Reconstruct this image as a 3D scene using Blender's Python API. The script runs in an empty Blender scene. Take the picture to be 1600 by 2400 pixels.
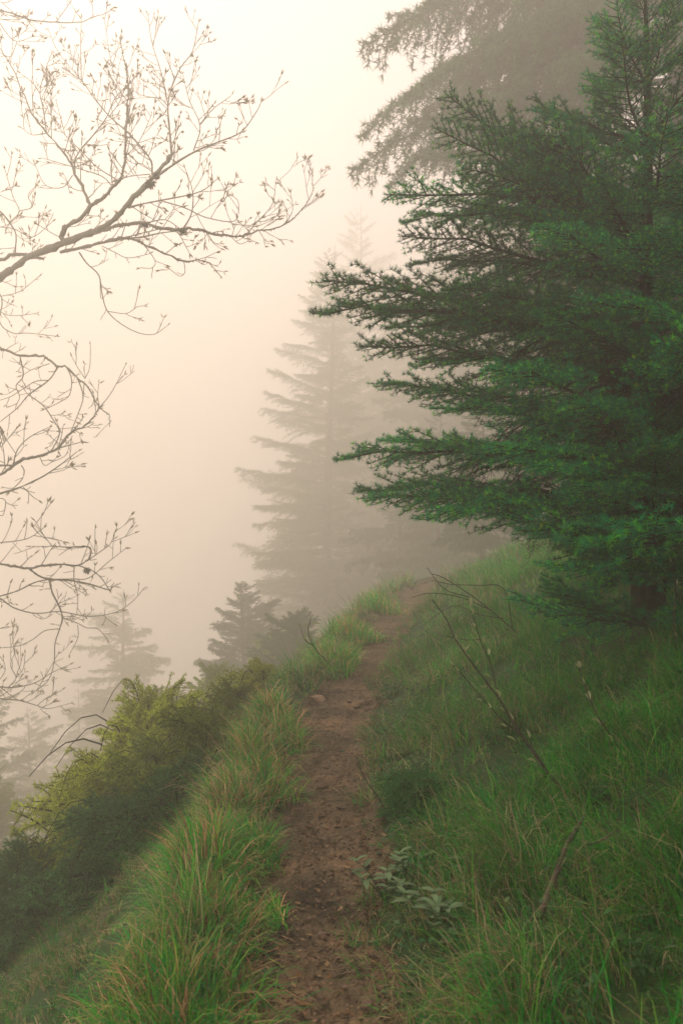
import bpy, math, random
import numpy as np
from mathutils import Matrix, Vector

# ------------------------------------------------------------------ camera, sky, sun, exposure
SC = bpy.context.scene
COL = SC.collection
F_PX, CU, CV, CAM_Z = 1867.0, 800.0, 1200.0, 1.6        # photograph is 1600 x 2400; level camera

cam_data = bpy.data.cameras.new('camera')
cam = bpy.data.objects.new('camera', cam_data); COL.objects.link(cam)
cam.location = (0, 0, CAM_Z); cam.rotation_euler = (math.pi / 2, 0, 0)
cam_data.sensor_fit = 'VERTICAL'; cam_data.sensor_height = 36; cam_data.lens = 36 * F_PX / 2400
cam_data.clip_start = 0.05; cam_data.clip_end = 1000
cam_data.dof.use_dof = True; cam_data.dof.focus_distance = 6.0; cam_data.dof.aperture_fstop = 4.0
SC.camera = cam

SUN_EL, SUN_AZ = math.radians(36), math.radians(-24)      # azimuth from +Y towards +X
world = bpy.data.worlds.new('World'); SC.world = world; world.use_nodes = True
nt = world.node_tree; nt.nodes.clear()
sky = nt.nodes.new('ShaderNodeTexSky'); sky.sky_type = 'NISHITA'; sky.sun_disc = False
sky.sun_elevation = SUN_EL; sky.sun_rotation = SUN_AZ; sky.dust_density = 5.0; sky.air_density = 1.0
mix = nt.nodes.new('ShaderNodeMix'); mix.data_type = 'RGBA'
mix.inputs['Factor'].default_value = 0.95                   # an overcast veil over the clear sky
mix.inputs['B'].default_value = (11.7, 9.85, 9.7, 1)
bg = nt.nodes.new('ShaderNodeBackground'); bg.inputs['Strength'].default_value = 0.1
wo = nt.nodes.new('ShaderNodeOutputWorld')
nt.links.new(sky.outputs['Color'], mix.inputs['A']); nt.links.new(mix.outputs['Result'], bg.inputs['Color'])
nt.links.new(bg.outputs['Background'], wo.inputs['Surface'])

sun_data = bpy.data.lights.new('sun', 'SUN'); sun_data.energy = 1.12; sun_data.angle = math.radians(30)
sun_data.color = (1.0, 0.89, 0.84)
sun = bpy.data.objects.new('sun', sun_data); COL.objects.link(sun)
to_sun = Vector((math.sin(SUN_AZ) * math.cos(SUN_EL), math.cos(SUN_AZ) * math.cos(SUN_EL), math.sin(SUN_EL)))
sun.rotation_euler = to_sun.to_track_quat('Z', 'Y').to_euler(); sun.location = (-6, 8, 30)

SC.view_settings.view_transform = 'Standard'; SC.view_settings.look = 'None'
SC.view_settings.exposure = 0.36; SC.view_settings.gamma = 1.0; SC.view_settings.use_curve_mapping = False
SC.render.engine = 'CYCLES'
cy = SC.cycles
cy.max_bounces = 5; cy.diffuse_bounces = 2; cy.glossy_bounces = 2; cy.transmission_bounces = 3
cy.volume_bounces = 3; cy.transparent_max_bounces = 4
cy.use_denoising = True; cy.use_adaptive_sampling = False
cy.sample_clamp_indirect = 4.0
HAZE_DENSITY = 0.024

# ------------------------------------------------------------------ helpers
def hash2(ix, iy, s):
    h = np.sin(ix * 127.1 + iy * 311.7 + s * 74.7) * 43758.5453
    return h - np.floor(h)

def vnoise(x, y, s=0):
    x = np.asarray(x, float); y = np.asarray(y, float)
    ix, iy = np.floor(x), np.floor(y); fx, fy = x - ix, y - iy
    fx = fx * fx * (3 - 2 * fx); fy = fy * fy * (3 - 2 * fy)
    a = hash2(ix, iy, s) * (1 - fx) + hash2(ix + 1, iy, s) * fx
    b = hash2(ix, iy + 1, s) * (1 - fx) + hash2(ix + 1, iy + 1, s) * fx
    return (a * (1 - fy) + b * fy) * 2 - 1

def softplus(v, w): return w * np.logaddexp(0, v / w)

_py = np.array([-20, 0, 2.49, 2.99, 3.73, 4.98, 5.97, 6.8, 7.86, 9.96, 12.4, 14.9, 17.6, 20, 25, 35, 60, 130], float)
_px = np.array([0, -.05, -.08, -.11, -.12, -.12, -.08, 0.02, .20, .50, .88, 1.36, 1.95, 2.6, 4.2, 7.4, 13, 24], float)
_yy = np.linspace(-20, 130, 3001); _xx = np.interp(_yy, _py, _px)
_k = np.ones(15) / 15; _xx[10:-10] = np.convolve(_xx, _k, 'same')[10:-10]
def path_x(y): return np.interp(y, _yy, _xx)
def path_z(y):
    y = np.asarray(y, float)
    s = np.clip((y - 6.9) / 0.8, 0, 1); s = s * s * (3 - 2 * s)
    return 0.07 * s - 0.06 * softplus(y - 17, 2.0)      # a small step, then over a gentle crest

def height(x, y):
    x = np.asarray(x, float); y = np.asarray(y, float)
    d = x - path_x(y); edge = 0.05 * vnoise(y * 1.7, x * 0, 3)
    L = np.maximum(-(d + 0.24 + edge), 0); R = np.maximum(d - 0.24 - edge, 0)
    berm = (0.09 + 0.05 * vnoise(y * 1.3, 0 * y, 5)) * np.exp(-((L - .22) / .15) ** 2) * (L > 0)
    fall = .88 * softplus(L - .38, .10) - .88 * softplus(-.38, .10)
    fall = 120 * np.tanh(fall / 120)
    rise = .48 * softplus(R - .08, .10) - .48 * softplus(-.08, .10)
    rise = 9 * np.tanh(rise / 9)
    off = np.clip((np.abs(d) - .2) / .8, 0, 1)
    n = off * (.06 * vnoise(x * 1.6, y * 1.6, 1) + .025 * vnoise(x * 4.3, y * 4.3, 2))
    n = n + np.clip((np.abs(d) - 2) / 6, 0, 1) * .35 * vnoise(x * .3, y * .3, 4)
    n = n + .012 * vnoise(x * 7, y * 7, 6)
    return path_z(y) - .02 * (np.abs(d) < .24) + berm - fall + rise + n

def H(x, y): return float(height(x, y))

def at(u, v, y):
    """point of the place seen at (u, v) of the photograph at depth y"""
    return np.array([(u - CU) / F_PX * y, y, CAM_Z - (v - CV) / F_PX * y])

def ground_hit(u, v):
    y = np.linspace(1.5, 60, 6000)
    x = (u - CU) / F_PX * y; z = CAM_Z - (v - CV) / F_PX * y
    i = int(np.argmax(z < height(x, y)))
    return np.array([x[i], y[i], H(x[i], y[i])])

class MB:
    def __init__(self): self.v, self.t, self.c, self.m, self.n = [], [], [], [], 0
    def add(self, v, t, c=(1, 1, 1), m=0):
        v = np.asarray(v, float).reshape(-1, 3); t = np.asarray(t, np.int64).reshape(-1, 3)
        c = np.asarray(c, float)
        if c.ndim == 1: c = np.tile(c, (len(v), 1))
        self.v.append(v); self.t.append(t + self.n); self.c.append(c)
        self.m.append(np.full(len(t), m)); self.n += len(v)
    def arrays(self):
        return (np.concatenate(self.v), np.concatenate(self.t), np.concatenate(self.c), np.concatenate(self.m))
    def mesh(self, name, mats, smooth=True):
        v, t, c, m = self.arrays()
        me = bpy.data.meshes.new(name)
        me.vertices.add(len(v)); me.vertices.foreach_set('co', v.astype(np.float32).ravel())
        me.loops.add(t.size); me.loops.foreach_set('vertex_index', t.astype(np.int32).ravel())
        me.polygons.add(len(t)); me.polygons.foreach_set('loop_start', np.arange(0, t.size, 3, dtype=np.int32))
        for mt in mats: me.materials.append(mt)
        me.polygons.foreach_set('material_index', m.astype(np.int32))
        me.polygons.foreach_set('use_smooth', np.full(len(t), smooth))
        a = me.color_attributes.new('tint', 'FLOAT_COLOR', 'POINT')
        a.data.foreach_set('color', np.concatenate([c, np.ones((len(c), 1))], 1).astype(np.float32).ravel())
        me.update(calc_edges=True)
        return me
    def build(self, name, mats, parent=None, smooth=True):
        return link(name, self.mesh(name, mats, smooth), parent)

def link(name, data, parent=None, loc=None):
    o = bpy.data.objects.new(name, data); COL.objects.link(o)
    if parent is not None: o.parent = parent
    if loc is not None: o.location = loc
    return o

def tag(o, label=None, cat=None, group=None, kind=None):
    if label: o['label'] = label
    if cat: o['category'] = cat
    if group: o['group'] = group
    if kind: o['kind'] = kind
    return o

def thing(name, label, cat, loc=(0, 0, 0), rz=0, group=None):
    o = link(name, None, None, tuple(float(q) for q in loc)); o.rotation_euler = (0, 0, rz)
    return tag(o, label, cat, group)

def tube(mb, P, r, sides=5, col=(1, 1, 1), m=0):
    P = np.asarray(P, float); k = len(P); r = np.broadcast_to(np.asarray(r, float), (k,))
    T = np.gradient(P, axis=0); T /= np.linalg.norm(T, axis=1, keepdims=True) + 1e-9
    ref = np.array([0.13, .31, .94]) if abs(T[0, 2]) < .8 else np.array([.93, .21, .1])
    A = np.cross(T, ref); A /= np.linalg.norm(A, axis=1, keepdims=True) + 1e-9
    B = np.cross(T, A)
    a = np.arange(sides) * 2 * math.pi / sides
    V = P[:, None] + r[:, None, None] * (np.cos(a)[None, :, None] * A[:, None] + np.sin(a)[None, :, None] * B[:, None])
    i = np.arange(k - 1)[:, None] * sides; j = np.arange(sides)[None]; jn = (j + 1) % sides
    q0, q1, q2, q3 = i + j, i + jn, i + sides + jn, i + sides + j
    t = np.concatenate([np.stack([q0, q1, q2], -1).reshape(-1, 3), np.stack([q0, q2, q3], -1).reshape(-1, 3)])
    mb.add(V.reshape(-1, 3), t, col, m)

def resample(P, n):
    P = np.asarray(P, float); s = np.r_[0, np.cumsum(np.linalg.norm(np.diff(P, axis=0), axis=1))]
    q = np.linspace(0, s[-1], n)
    return np.stack([np.interp(q, s, P[:, k]) for k in range(P.shape[1])], 1)

def smooth_line(P, per=4):
    """Catmull-Rom through the given points"""
    P = np.asarray(P, float); Q = np.vstack([2 * P[0] - P[1], P, 2 * P[-1] - P[-2]]); out = []
    for i in range(1, len(Q) - 2):
        for t in np.linspace(0, 1, per, endpoint=False):
            a, b, c, d = Q[i - 1:i + 3]
            out.append(.5 * ((2 * b) + (-a + c) * t + (2 * a - 5 * b + 4 * c - d) * t * t + (-a + 3 * b - 3 * c + d) * t ** 3))
    out.append(P[-1]); return np.array(out)

# ------------------------------------------------------------------ materials
def nodes_of(name):
    m = bpy.data.materials.new(name); m.use_nodes = True; n = m.node_tree.nodes; n.clear()
    return m, n, m.node_tree.links

def mat_surface(name, stops, scale=6, rough=.9, bump=.3, bump_scale=40, detail=8, dist=.02, tint=False):
    m, n, l = nodes_of(name)
    tc = n.new('ShaderNodeTexCoord'); no = n.new('ShaderNodeTexNoise')
    no.inputs['Scale'].default_value = scale; no.inputs['Detail'].default_value = detail; no.inputs['Roughness'].default_value = .65
    ra = n.new('ShaderNodeValToRGB')
    while len(ra.color_ramp.elements) < len(stops): ra.color_ramp.elements.new(.5)
    for e, (p, c) in zip(ra.color_ramp.elements, stops): e.position = p; e.color = (*c, 1)
    b = n.new('ShaderNodeBsdfPrincipled'); b.inputs['Roughness'].default_value = rough
    b.inputs['Specular IOR Level'].default_value = .25
    o = n.new('ShaderNodeOutputMaterial')
    l.new(tc.outputs['Object'], no.inputs['Vector']); l.new(no.outputs['Fac'], ra.inputs['Fac'])
    colour = ra.outputs['Color']
    if tint:
        at_ = n.new('ShaderNodeAttribute'); at_.attribute_name = 'tint'
        mu = n.new('ShaderNodeMix'); mu.data_type = 'RGBA'; mu.blend_type = 'MULTIPLY'; mu.inputs['Factor'].default_value = 1
        l.new(colour, mu.inputs['A']); l.new(at_.outputs['Color'], mu.inputs['B']); colour = mu.outputs['Result']
    l.new(colour, b.inputs['Base Color'])
    if bump:
        n2 = n.new('ShaderNodeTexNoise'); n2.inputs['Scale'].default_value = bump_scale; n2.inputs['Detail'].default_value = 8
        bu = n.new('ShaderNodeBump'); bu.inputs['Strength'].default_value = bump; bu.inputs['Distance'].default_value = dist
        l.new(tc.outputs['Object'], n2.inputs['Vector']); l.new(n2.outputs['Fac'], bu.inputs['Height']); l.new(bu.outputs['Normal'], b.inputs['Normal'])
    l.new(b.outputs['BSDF'], o.inputs['Surface'])
    return m

def mat_leaf(name, col, trans=.3, rough=.6, vary=.25):
    """colour x vertex tint x a little difference from one object to the next, part of the light passes through"""
    m, n, l = nodes_of(name)
    a = n.new('ShaderNodeAttribute'); a.attribute_name = 'tint'
    oi = n.new('ShaderNodeObjectInfo'); mr = n.new('ShaderNodeMapRange')
    mr.inputs['To Min'].default_value = 1 - vary; mr.inputs['To Max'].default_value = 1 + vary
    l.new(oi.outputs['Random'], mr.inputs['Value'])
    mu = n.new('ShaderNodeMix'); mu.data_type = 'RGBA'; mu.blend_type = 'MULTIPLY'; mu.inputs['Factor'].default_value = 1
    mu.inputs['A'].default_value = (*col, 1); l.new(a.outputs['Color'], mu.inputs['B'])
    sc = n.new('ShaderNodeVectorMath'); sc.operation = 'SCALE'
    l.new(mu.outputs['Result'], sc.inputs[0]); l.new(mr.outputs['Result'], sc.inputs['Scale'])
    b = n.new('ShaderNodeBsdfPrincipled'); b.inputs['Roughness'].default_value = rough; b.inputs['Specular IOR Level'].default_value = .2
    t = n.new('ShaderNodeBsdfTranslucent'); mx = n.new('ShaderNodeMixShader'); mx.inputs['Fac'].default_value = trans
    o = n.new('ShaderNodeOutputMaterial')
    l.new(sc.outputs['Vector'], b.inputs['Base Color']); l.new(sc.outputs['Vector'], t.inputs['Color'])
    l.new(b.outputs['BSDF'], mx.inputs[1]); l.new(t.outputs['BSDF'], mx.inputs[2]); l.new(mx.outputs['Shader'], o.inputs['Surface'])
    return m

M = {}
M['soil'] = mat_surface('mossy_soil', [(.3, (.012, .040, .010)), (.5, (.022, .062, .014)), (.72, (.055, .060, .024))], 3, .95, .6, 30)
M['path'] = mat_surface('trodden_earth', [(.34, (.048, .039, .024)), (.47, (.125, .096, .056)), (.58, (.21, .148, .084)), (.74, (.42, .26, .145))], 2.6, .95, 1.0, 60, 14, .03)
M['stone'] = mat_surface('brown_stone', [(.3, (.10, .065, .042)), (.55, (.22, .15, .10)), (.75, (.34, .25, .17))], 9, .85, .5, 30, tint=True)
M['litter'] = mat_leaf('leaf_litter', (.14, .095, .052), .1, .8, 0)
M['grass'] = mat_leaf('grass_blades', (1, 1, 1), .35, .55, 0)
M['bark'] = mat_surface('conifer_bark', [(.3, (.010, .013, .008)), (.6, (.026, .032, .019)), (.8, (.055, .062, .040))], 14, .95, .8, 40)
M['twig'] = mat_surface('grey_twig_bark', [(.3, (.10, .10, .075)), (.6, (.20, .205, .155)), (.8, (.30, .32, .23))], 18, .9, .4, 60)
M['stem'] = mat_surface('dark_stem_bark', [(.3, (.02, .018, .012)), (.6, (.045, .038, .026)), (.8, (.08, .07, .045))], 18, .9, .4, 60)
M['bud'] = mat_leaf('opening_buds', (.34, .30, .15), .4, .6, .1)
M['moss'] = mat_leaf('moss', (.05, .055, .025), .1, .9, .1)
M['needle'] = mat_leaf('cedar_needles', (.008, .225, .074), .28, .55, .5)
M['needle_dark'] = mat_leaf('seedling_needles', (.05, .2, .045), .35, .6, .1)
M['needle_far'] = mat_leaf('fir_needles', (.05, .15, .045), .25, .6, .15)
M['needle_gold'] = mat_leaf('juniper_needles', (.36, .44, .05), .4, .6, .2)
M['needle_olive'] = mat_leaf('olive_needles', (.22, .32, .055), .38, .6, .3)
M['sage'] = mat_leaf('pale_felted_leaves', (.17, .27, .13), .3, .7, .2)
M['herb'] = mat_leaf('herb_leaves', (.035, .11, .03), .3, .5, .2)
M['catkin'] = mat_leaf('pale_leaf_buds', (.34, .38, .19), .3, .7, .2)
M['stick'] = mat_surface('dead_stick', [(.3, (.04, .034, .022)), (.6, (.11, .09, .058)), (.8, (.28, .22, .15))], 12, .9, .5, 50)

# ------------------------------------------------------------------ ground and path
def spaced(lo, fine_lo, fine_hi, hi, step, grow=1.14):
    a = list(np.arange(fine_lo, fine_hi, step)); s = step; x = a[-1]
    while x < hi: s = min(s * grow, 4); x += s; a.append(x)
    s = step; x = fine_lo
    while x > lo: s = min(s * grow, 4); x -= s; a.insert(0, x)
    return np.array(a)

def sheet(name, ds, ys, zfun, mat, xfun):
    D, Y = np.meshgrid(ds, ys); X = xfun(D, Y); Z = zfun(X, Y, D)
    nx, ny = len(ds), len(ys)
    i = np.arange(ny - 1)[:, None] * nx + np.arange(nx - 1)[None]
    t = np.concatenate([np.stack([i, i + 1, i + nx + 1], -1).reshape(-1, 3), np.stack([i, i + nx + 1, i + nx], -1).reshape(-1, 3)])
    mb = MB(); mb.add(np.stack([X, Y, Z], -1).reshape(-1, 3), t)
    return mb.build(name, [mat])

ground = sheet('ground', spaced(-80, -3.2, 3.6, 50, .05), spaced(-14, 1.4, 13, 120, .08),
               lambda X, Y, D: height(X, Y), M['soil'], lambda D, Y: D + path_x(Y))
tag(ground, kind='structure')

def path_zf(X, Y, D):
    w = .27 + .06 * vnoise(Y * 1.9, Y * 0 + np.sign(D), 8) + .03 * vnoise(Y * 6, np.sign(D), 9)
    w = w * (1 - .15 * np.clip((Y - 6) / 10, 0, 1) + .25 * np.clip((Y - 8) / 6, 0, 1))
    e = np.clip((np.abs(D) - w) / .06, 0, 1)
    bumps = .020 * vnoise(X * 7, Y * 7, 11) + .009 * vnoise(X * 23, Y * 23, 12) + .005 * vnoise(X * 51, Y * 51, 13)
    return height(X, Y) + .022 - .06 * e * e + bumps * (1 - e)
path = sheet('path', np.linspace(-.42, .42, 57), spaced(-13, 2.0, 9.5, 60, .02, 1.05), path_zf, M['path'], lambda D, Y: D + path_x(Y))
tag(path, kind='structure')
def path_top(x, y): return float(path_zf(np.array(x), np.array(y), np.array(x - path_x(y))))

# ------------------------------------------------------------------ stones, gravel and litter on the path
_ico_v = []
def ico():
    p = (1 + 5 ** .5) / 2
    v = np.array([(-1, p, 0), (1, p, 0), (-1, -p, 0), (1, -p, 0), (0, -1, p), (0, 1, p), (0, -1, -p), (0, 1, -p), (p, 0, -1), (p, 0, 1), (-p, 0, -1), (-p, 0, 1)], float)
    v /= np.linalg.norm(v[0])
    f = np.array([(0, 11, 5), (0, 5, 1), (0, 1, 7), (0, 7, 10), (0, 10, 11), (1, 5, 9), (5, 11, 4), (11, 10, 2), (10, 7, 6), (7, 1, 8), (3, 9, 4), (3, 4, 2), (3, 2, 6), (3, 6, 8), (3, 8, 9), (4, 9, 5), (2, 4, 11), (6, 2, 10), (8, 6, 7), (9, 8, 1)])
    return v, f
ICO_V, ICO_F = ico()
def ico2():
    v = list(map(tuple, ICO_V)); cache = {}; f = []
    def mid(a, b):
        k = (min(a, b), max(a, b))
        if k not in cache:
            q = np.array(v[a]) + np.array(v[b]); v.append(tuple(q / np.linalg.norm(q))); cache[k] = len(v) - 1
        return cache[k]
    for a, b, c in ICO_F:
        ab, bc, ca = mid(a, b), mid(b, c), mid(c, a); f += [(a, ab, ca), (b, bc, ab), (c, ca, bc), (ab, bc, ca)]
    return np.array(v), np.array(f)
ICO2_V, ICO2_F = ico2()

rng = np.random.default_rng(7)
def stone_mesh(seed, flat=.5, fine=False, tint=(1, 1, 1)):
    r = np.random.default_rng(seed); V, Fc = (ICO2_V, ICO2_F) if fine else (ICO_V, ICO_F)
    k = 1 + .25 * r.standard_normal((len(V), 1)) * (.45 if fine else .6)
    n = r.standard_normal((5, 3)); n /= np.linalg.norm(n, axis=1, keepdims=True)
    V = V * k
    for q in n:                                            # broken facets
        dd = V @ q - .62; V = V - np.maximum(dd, 0)[:, None] * q
    V = V * np.array([1, r.uniform(.6, .9), flat])
    mb = MB(); mb.add(V, Fc, tint); return mb.mesh('stone', [M['stone']], False)
stone_meshes = [stone_mesh(s, rng.uniform(.4, .65)) for s in range(6)]
for i in range(190):
    y = 2.2 * (9.5 / 2.2) ** rng.random(); d = rng.uniform(-.27, .27); x = path_x(y) + d
    s = rng.uniform(.007, .018) * (1.8 if rng.random() < .12 else 1)
    o = link('stone', stone_meshes[i % 6], path, (x, y, path_top(x, y) + s * .1)); o.scale = (s, s, s)
    o.rotation_euler = (rng.uniform(-.3, .3), rng.uniform(-.3, .3), rng.uniform(0, 6.28))
# the stones of the little step, and three that stand out
for u, v, s in [(850, 1655, .06), (872, 1648, .05), (888, 1640, .045), (835, 1662, .05), (905, 1652, .04), (862, 1668, .035), (820, 1650, .03), (795, 1640, .03), (880, 1520, .05), (905, 1515, .045)]:
    p = ground_hit(u, v)
    o = link('stone', stone_meshes[int(rng.integers(6))], path, p + [0, 0, .02]); o.scale = (s, s, s); o.rotation_euler = (.2, .1, rng.uniform(0, 6))

def lone_stone(u, v, size, seed, label, tint, sink=.15):
    p = ground_hit(u, v)
    o = link('stone', stone_mesh(seed, .6, True, tint), None, p + [0, 0, size * .3]); o.scale = (size, size, size)
    o.rotation_euler = (.1, -.1, seed); return tag(o, label, 'stone')
lone_stone(745, 1650, .085, 31, 'pale rounded stone at the left edge of the path by the bend', (1.6, 1.55, 1.5))
lone_stone(790, 1632, .075, 33, 'dark stone beside the path just behind the pale stone', (.32, .32, .3))
lone_stone(583, 2252, .032, 35, 'small ochre stone under the nearest grass tussock left of the path', (1.35, 1.1, .8))

gb = MB()
for i in range(2600):
    y = 2.0 * (12 / 2.0) ** rng.random(); d = np.clip(rng.normal(0, .19), -.36, .36); x = path_x(y) + d
    s = rng.uniform(.0025, .008) * (1 + .06 * y)
    a = rng.uniform(0, 6.28); Rm = np.array([[math.cos(a), -math.sin(a), 0], [math.sin(a), math.cos(a), 0], [0, 0, 1]])
    V = (ICO_V * (1 + .2 * rng.standard_normal((12, 1))) * [1, .8, .5] * s) @ Rm.T + [x, y, path_top(x, y) + .001]
    gb.add(V, ICO_F, np.array([1, .92, .85]) * rng.choice([.3, .55, .8, 1.0, 1.35]))
tag(gb.build('gravel', [M['stone']], None, False), 'loose gravel scattered along the dirt path', 'gravel', kind='stuff')

lb = MB()
for i in range(7500):
    y = 2.0 * (11 / 2.0) ** rng.random(); side = rng.random()
    d = rng.normal(0, .2) if side < .5 else rng.choice([-1, 1]) * rng.uniform(.2, .38); x = path_x(y) + np.clip(d, -.42, .42)
    z = path_top(x, y) + rng.uniform(.002, .012); L = rng.uniform(.005, .019) * (1 + .07 * y); w = L * rng.uniform(.12, .5); a = rng.uniform(0, 6.28)
    ca, sa = math.cos(a), math.sin(a); k = rng.uniform(-.2, .4)
    loc = np.array([(-L, 0, 0), (0, -w, k * w), (0, w, k * w * .5), (L, 0, k * L * .5)])
    V = np.stack([loc[:, 0] * ca - loc[:, 1] * sa + x, loc[:, 0] * sa + loc[:, 1] * ca + y, loc[:, 2] + z], 1)
    c = np.array([(1, .9, .8), (.25, .25, .22), (.45, .4, .35), (1.9, 1.9, 1.7), (1.4, 1.15, .8), (.3, .35, .2)][int(rng.choice(6, p=[.2, .3, .25, .08, .1, .07]))])
    lb.add(V, [(0, 1, 2), (1, 3, 2)], c * rng.uniform(.7, 1.2))
tag(lb.build('leaf_litter', [M['litter']]), 'dead leaf scraps and chips strewn over the dirt path', 'leaf litter', kind='stuff')

# ------------------------------------------------------------------ grass
GREENS = np.array([(.012, .29, .020), (.024, .33, .022), (.075, .37, .030), (.006, .24, .044), (.160, .39, .040)])
STRAWS = np.array([(.32, .26, .12), (.44, .36, .18), (.19, .145, .07), (.54, .45, .25)])
LEVELS = np.array([0, .36, .7, 1.0])
def blades(mb, base, phi, h, bend, width, col, rg, tipcol=.25):
    """curved tapering blades: base (N,3), phi = lean direction, bend = how far the tip hangs over"""
    n = len(base); dirx = np.stack([np.cos(phi), np.sin(phi), 0 * phi], 1); up = np.array([0, 0, 1.0])
    twist = phi + math.pi / 2 + rg.uniform(-.9, .9, n); wv = np.stack([np.cos(twist), np.sin(twist), 0 * phi], 1) * width[:, None] * .5
    V = np.empty((n, 7, 3)); C = np.empty((n, 7, 3))
    for k, t in enumerate(LEVELS):
        ang = bend * t                                      # the blade turns over steadily
        sx = np.where(bend > .05, (1 - np.cos(ang)) / np.maximum(bend, .05), .5 * ang * t)
        sz = np.where(bend > .05, np.sin(ang) / np.maximum(bend, .05), t)
        P = base + dirx * (h * sx)[:, None] + up * (h * sz)[:, None]
        if k < 3:
            wk = (.75, 1, .7)[k]; V[:, 2 * k] = P - wv * wk; V[:, 2 * k + 1] = P + wv * wk
            C[:, 2 * k] = C[:, 2 * k + 1] = col
        else: V[:, 6] = P; C[:, 6] = col * (1 - tipcol) + tipcol * STRAWS[1]
    T = np.array([(0, 1, 3), (0, 3, 2), (2, 3, 5), (2, 5, 4), (4, 5, 6)])
    mb.add(V.reshape(-1, 3), (T[None] + (np.arange(n) * 7)[:, None, None]).reshape(-1, 3), C.reshape(-1, 3))

def colours(n, dry, rg, fam=None):
    g = GREENS[rg.integers(0, 5, n)] * rg.uniform(.75, 1.3, (n, 1)); s = STRAWS[rg.integers(0, 4, n)] * rg.uniform(.6, 1.15, (n, 1))
    return np.where((rg.random(n) < dry)[:, None], s, g)

CLEAR = [(*ground_hit(u, v)[:2], r) for u, v, r in [(1000, 2200, .16), (905, 2120, .15), (960, 2080, .13), (1080, 2060, .1), (985, 1900, .16), (1262, 2190, .1), (1310, 2110, .12), (1490, 1925, .13), (1400, 1900, .12), (1500, 2330, .14), (1060, 2330, .1)]]
def sward(bands, side, seed):
    rg = np.random.default_rng(seed); mb = MB()
    for y0, y1, dens, hmul, wid in bands:
        A = (y1 - y0) * (.55 * (y0 + y1) / 2 + 1.0)
        nc = int(A * dens / 34); y = rg.uniform(y0, y1, nc)
        if side > 0: x = rg.uniform(0, 1, nc) * (.55 * y + 1.0) + path_x(y) * .98
        else: x = path_x(y) - rg.uniform(0, 1, nc) * (.55 * y + 1.0)
        d = x - path_x(y); edge = .215 + .07 * vnoise(y * 2.3, y * 0, 21) + .06 * vnoise(y * 7, y * 0, 22)
        patch = vnoise(x * 2.2, y * 2.2, 23) + .6 * vnoise(x * 6, y * 6, 24)
        keep = (np.abs(d) > edge) & (rg.random(nc) < np.clip(.62 + .75 * patch, .04, 1))
        x, y, d, patch = x[keep], y[keep], d[keep], patch[keep]; nc = len(x)
        per = 34; ci = np.repeat(np.arange(nc), per); n = len(ci)
        rr = .048 * np.sqrt(rg.random(n)) * (1 + .05 * y[ci]); aa = rg.uniform(0, 6.28, n)
        bx, by = x[ci] + rr * np.cos(aa), y[ci] + rr * np.sin(aa)
        base = np.stack([bx, by, height(bx, by) - .01], 1)
        lean = math.pi + rg.normal(-.2, 1.2, nc)      # mostly hanging downhill, to the left
        phi = lean[ci] + rg.normal(0, .62, n)
        # dry straw gathers along the path and in drifts
        drift = np.clip(.06 + .38 * vnoise(x * 1.1 + 3, y * 1.1, 25) + .8 * np.exp(-np.abs(np.abs(d) - .3) / .45), .05, .85)
        if side < 0: drift = np.clip(drift + .35 * np.clip((-d - .6) / .3, 0, 1), 0, .85)
        col = colours(n, drift[ci] * .62, rg)
        if side < 0: col = col * (1 - .45 * np.clip((-d - .65) / .3, 0, 1))[ci][:, None]   # dark old thatch on the slope, fresh grass on the verge
        shade = (1 + .3 * vnoise(x * .9, y * .9, 26)) * rg.uniform(.7, 1.3, nc); col = col * shade[ci][:, None]
        tall = np.clip(.55 + .45 * patch, .3, 1.3) * np.clip((np.abs(d) - .1) / .4, .45, 1)
        if side < 0: tall = tall * (.5 + 1.35 * np.exp(-((d + .42) / .17) ** 2))
        for qx, qy, qr in CLEAR: tall = tall * (1 - .75 * np.exp(-(((x - qx) ** 2 + (y - qy + .1) ** 2) / qr ** 2)))
        under = np.exp(-(((x - 2.2) / 1.1) ** 2 + ((y - 5.8) / 1.3) ** 2)); tall = tall * (1 - .6 * under)
        h = rg.gamma(4, .064, n) * tall[ci] * hmul; h = np.clip(h, .03, .5)
        bend = np.abs(rg.normal(1.85, .6, n)); flat = rg.random(n) < .28
        bend = np.where(flat, rg.uniform(1.9, 2.6, n), bend); dead = flat & (rg.random(n) < .5)
        col = np.where(dead[:, None], STRAWS[rg.integers(0, 4, n)] * rg.uniform(.6, 1.1, (n, 1)), col)
        blades(mb, base, phi, h, bend, rg.uniform(.5, 1.15, n) * wid * .82, col, rg, .07)
    return mb

near = [(1.5, 3.2, 11500, 1.0, .0042), (3.2, 5, 10500, 1.0, .005), (5, 8, 6200, 1.0, .006), (8, 13, 2000, 1.1, .010), (13, 22, 620, 1.3, .02), (22, 36, 170, 1.5, .04)]
tag(sward(near, 1, 41).build('grass', [M['grass']]), 'long tangled green and straw grass covering the right bank', 'grass', kind='stuff')
leftb = [(1.5, 3.2, 7500, .8, .0042), (3.2, 5, 6500, .8, .005), (5, 8, 4200, .8, .006), (8, 13, 1300, 1.0, .010), (13, 22, 450, 1.2, .02), (22, 36, 120, 1.4, .04)]
tag(sward(leftb, -1, 43).build('grass', [M['grass']]), 'thinner grass and straw on the falling left slope', 'grass', kind='stuff')

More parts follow.
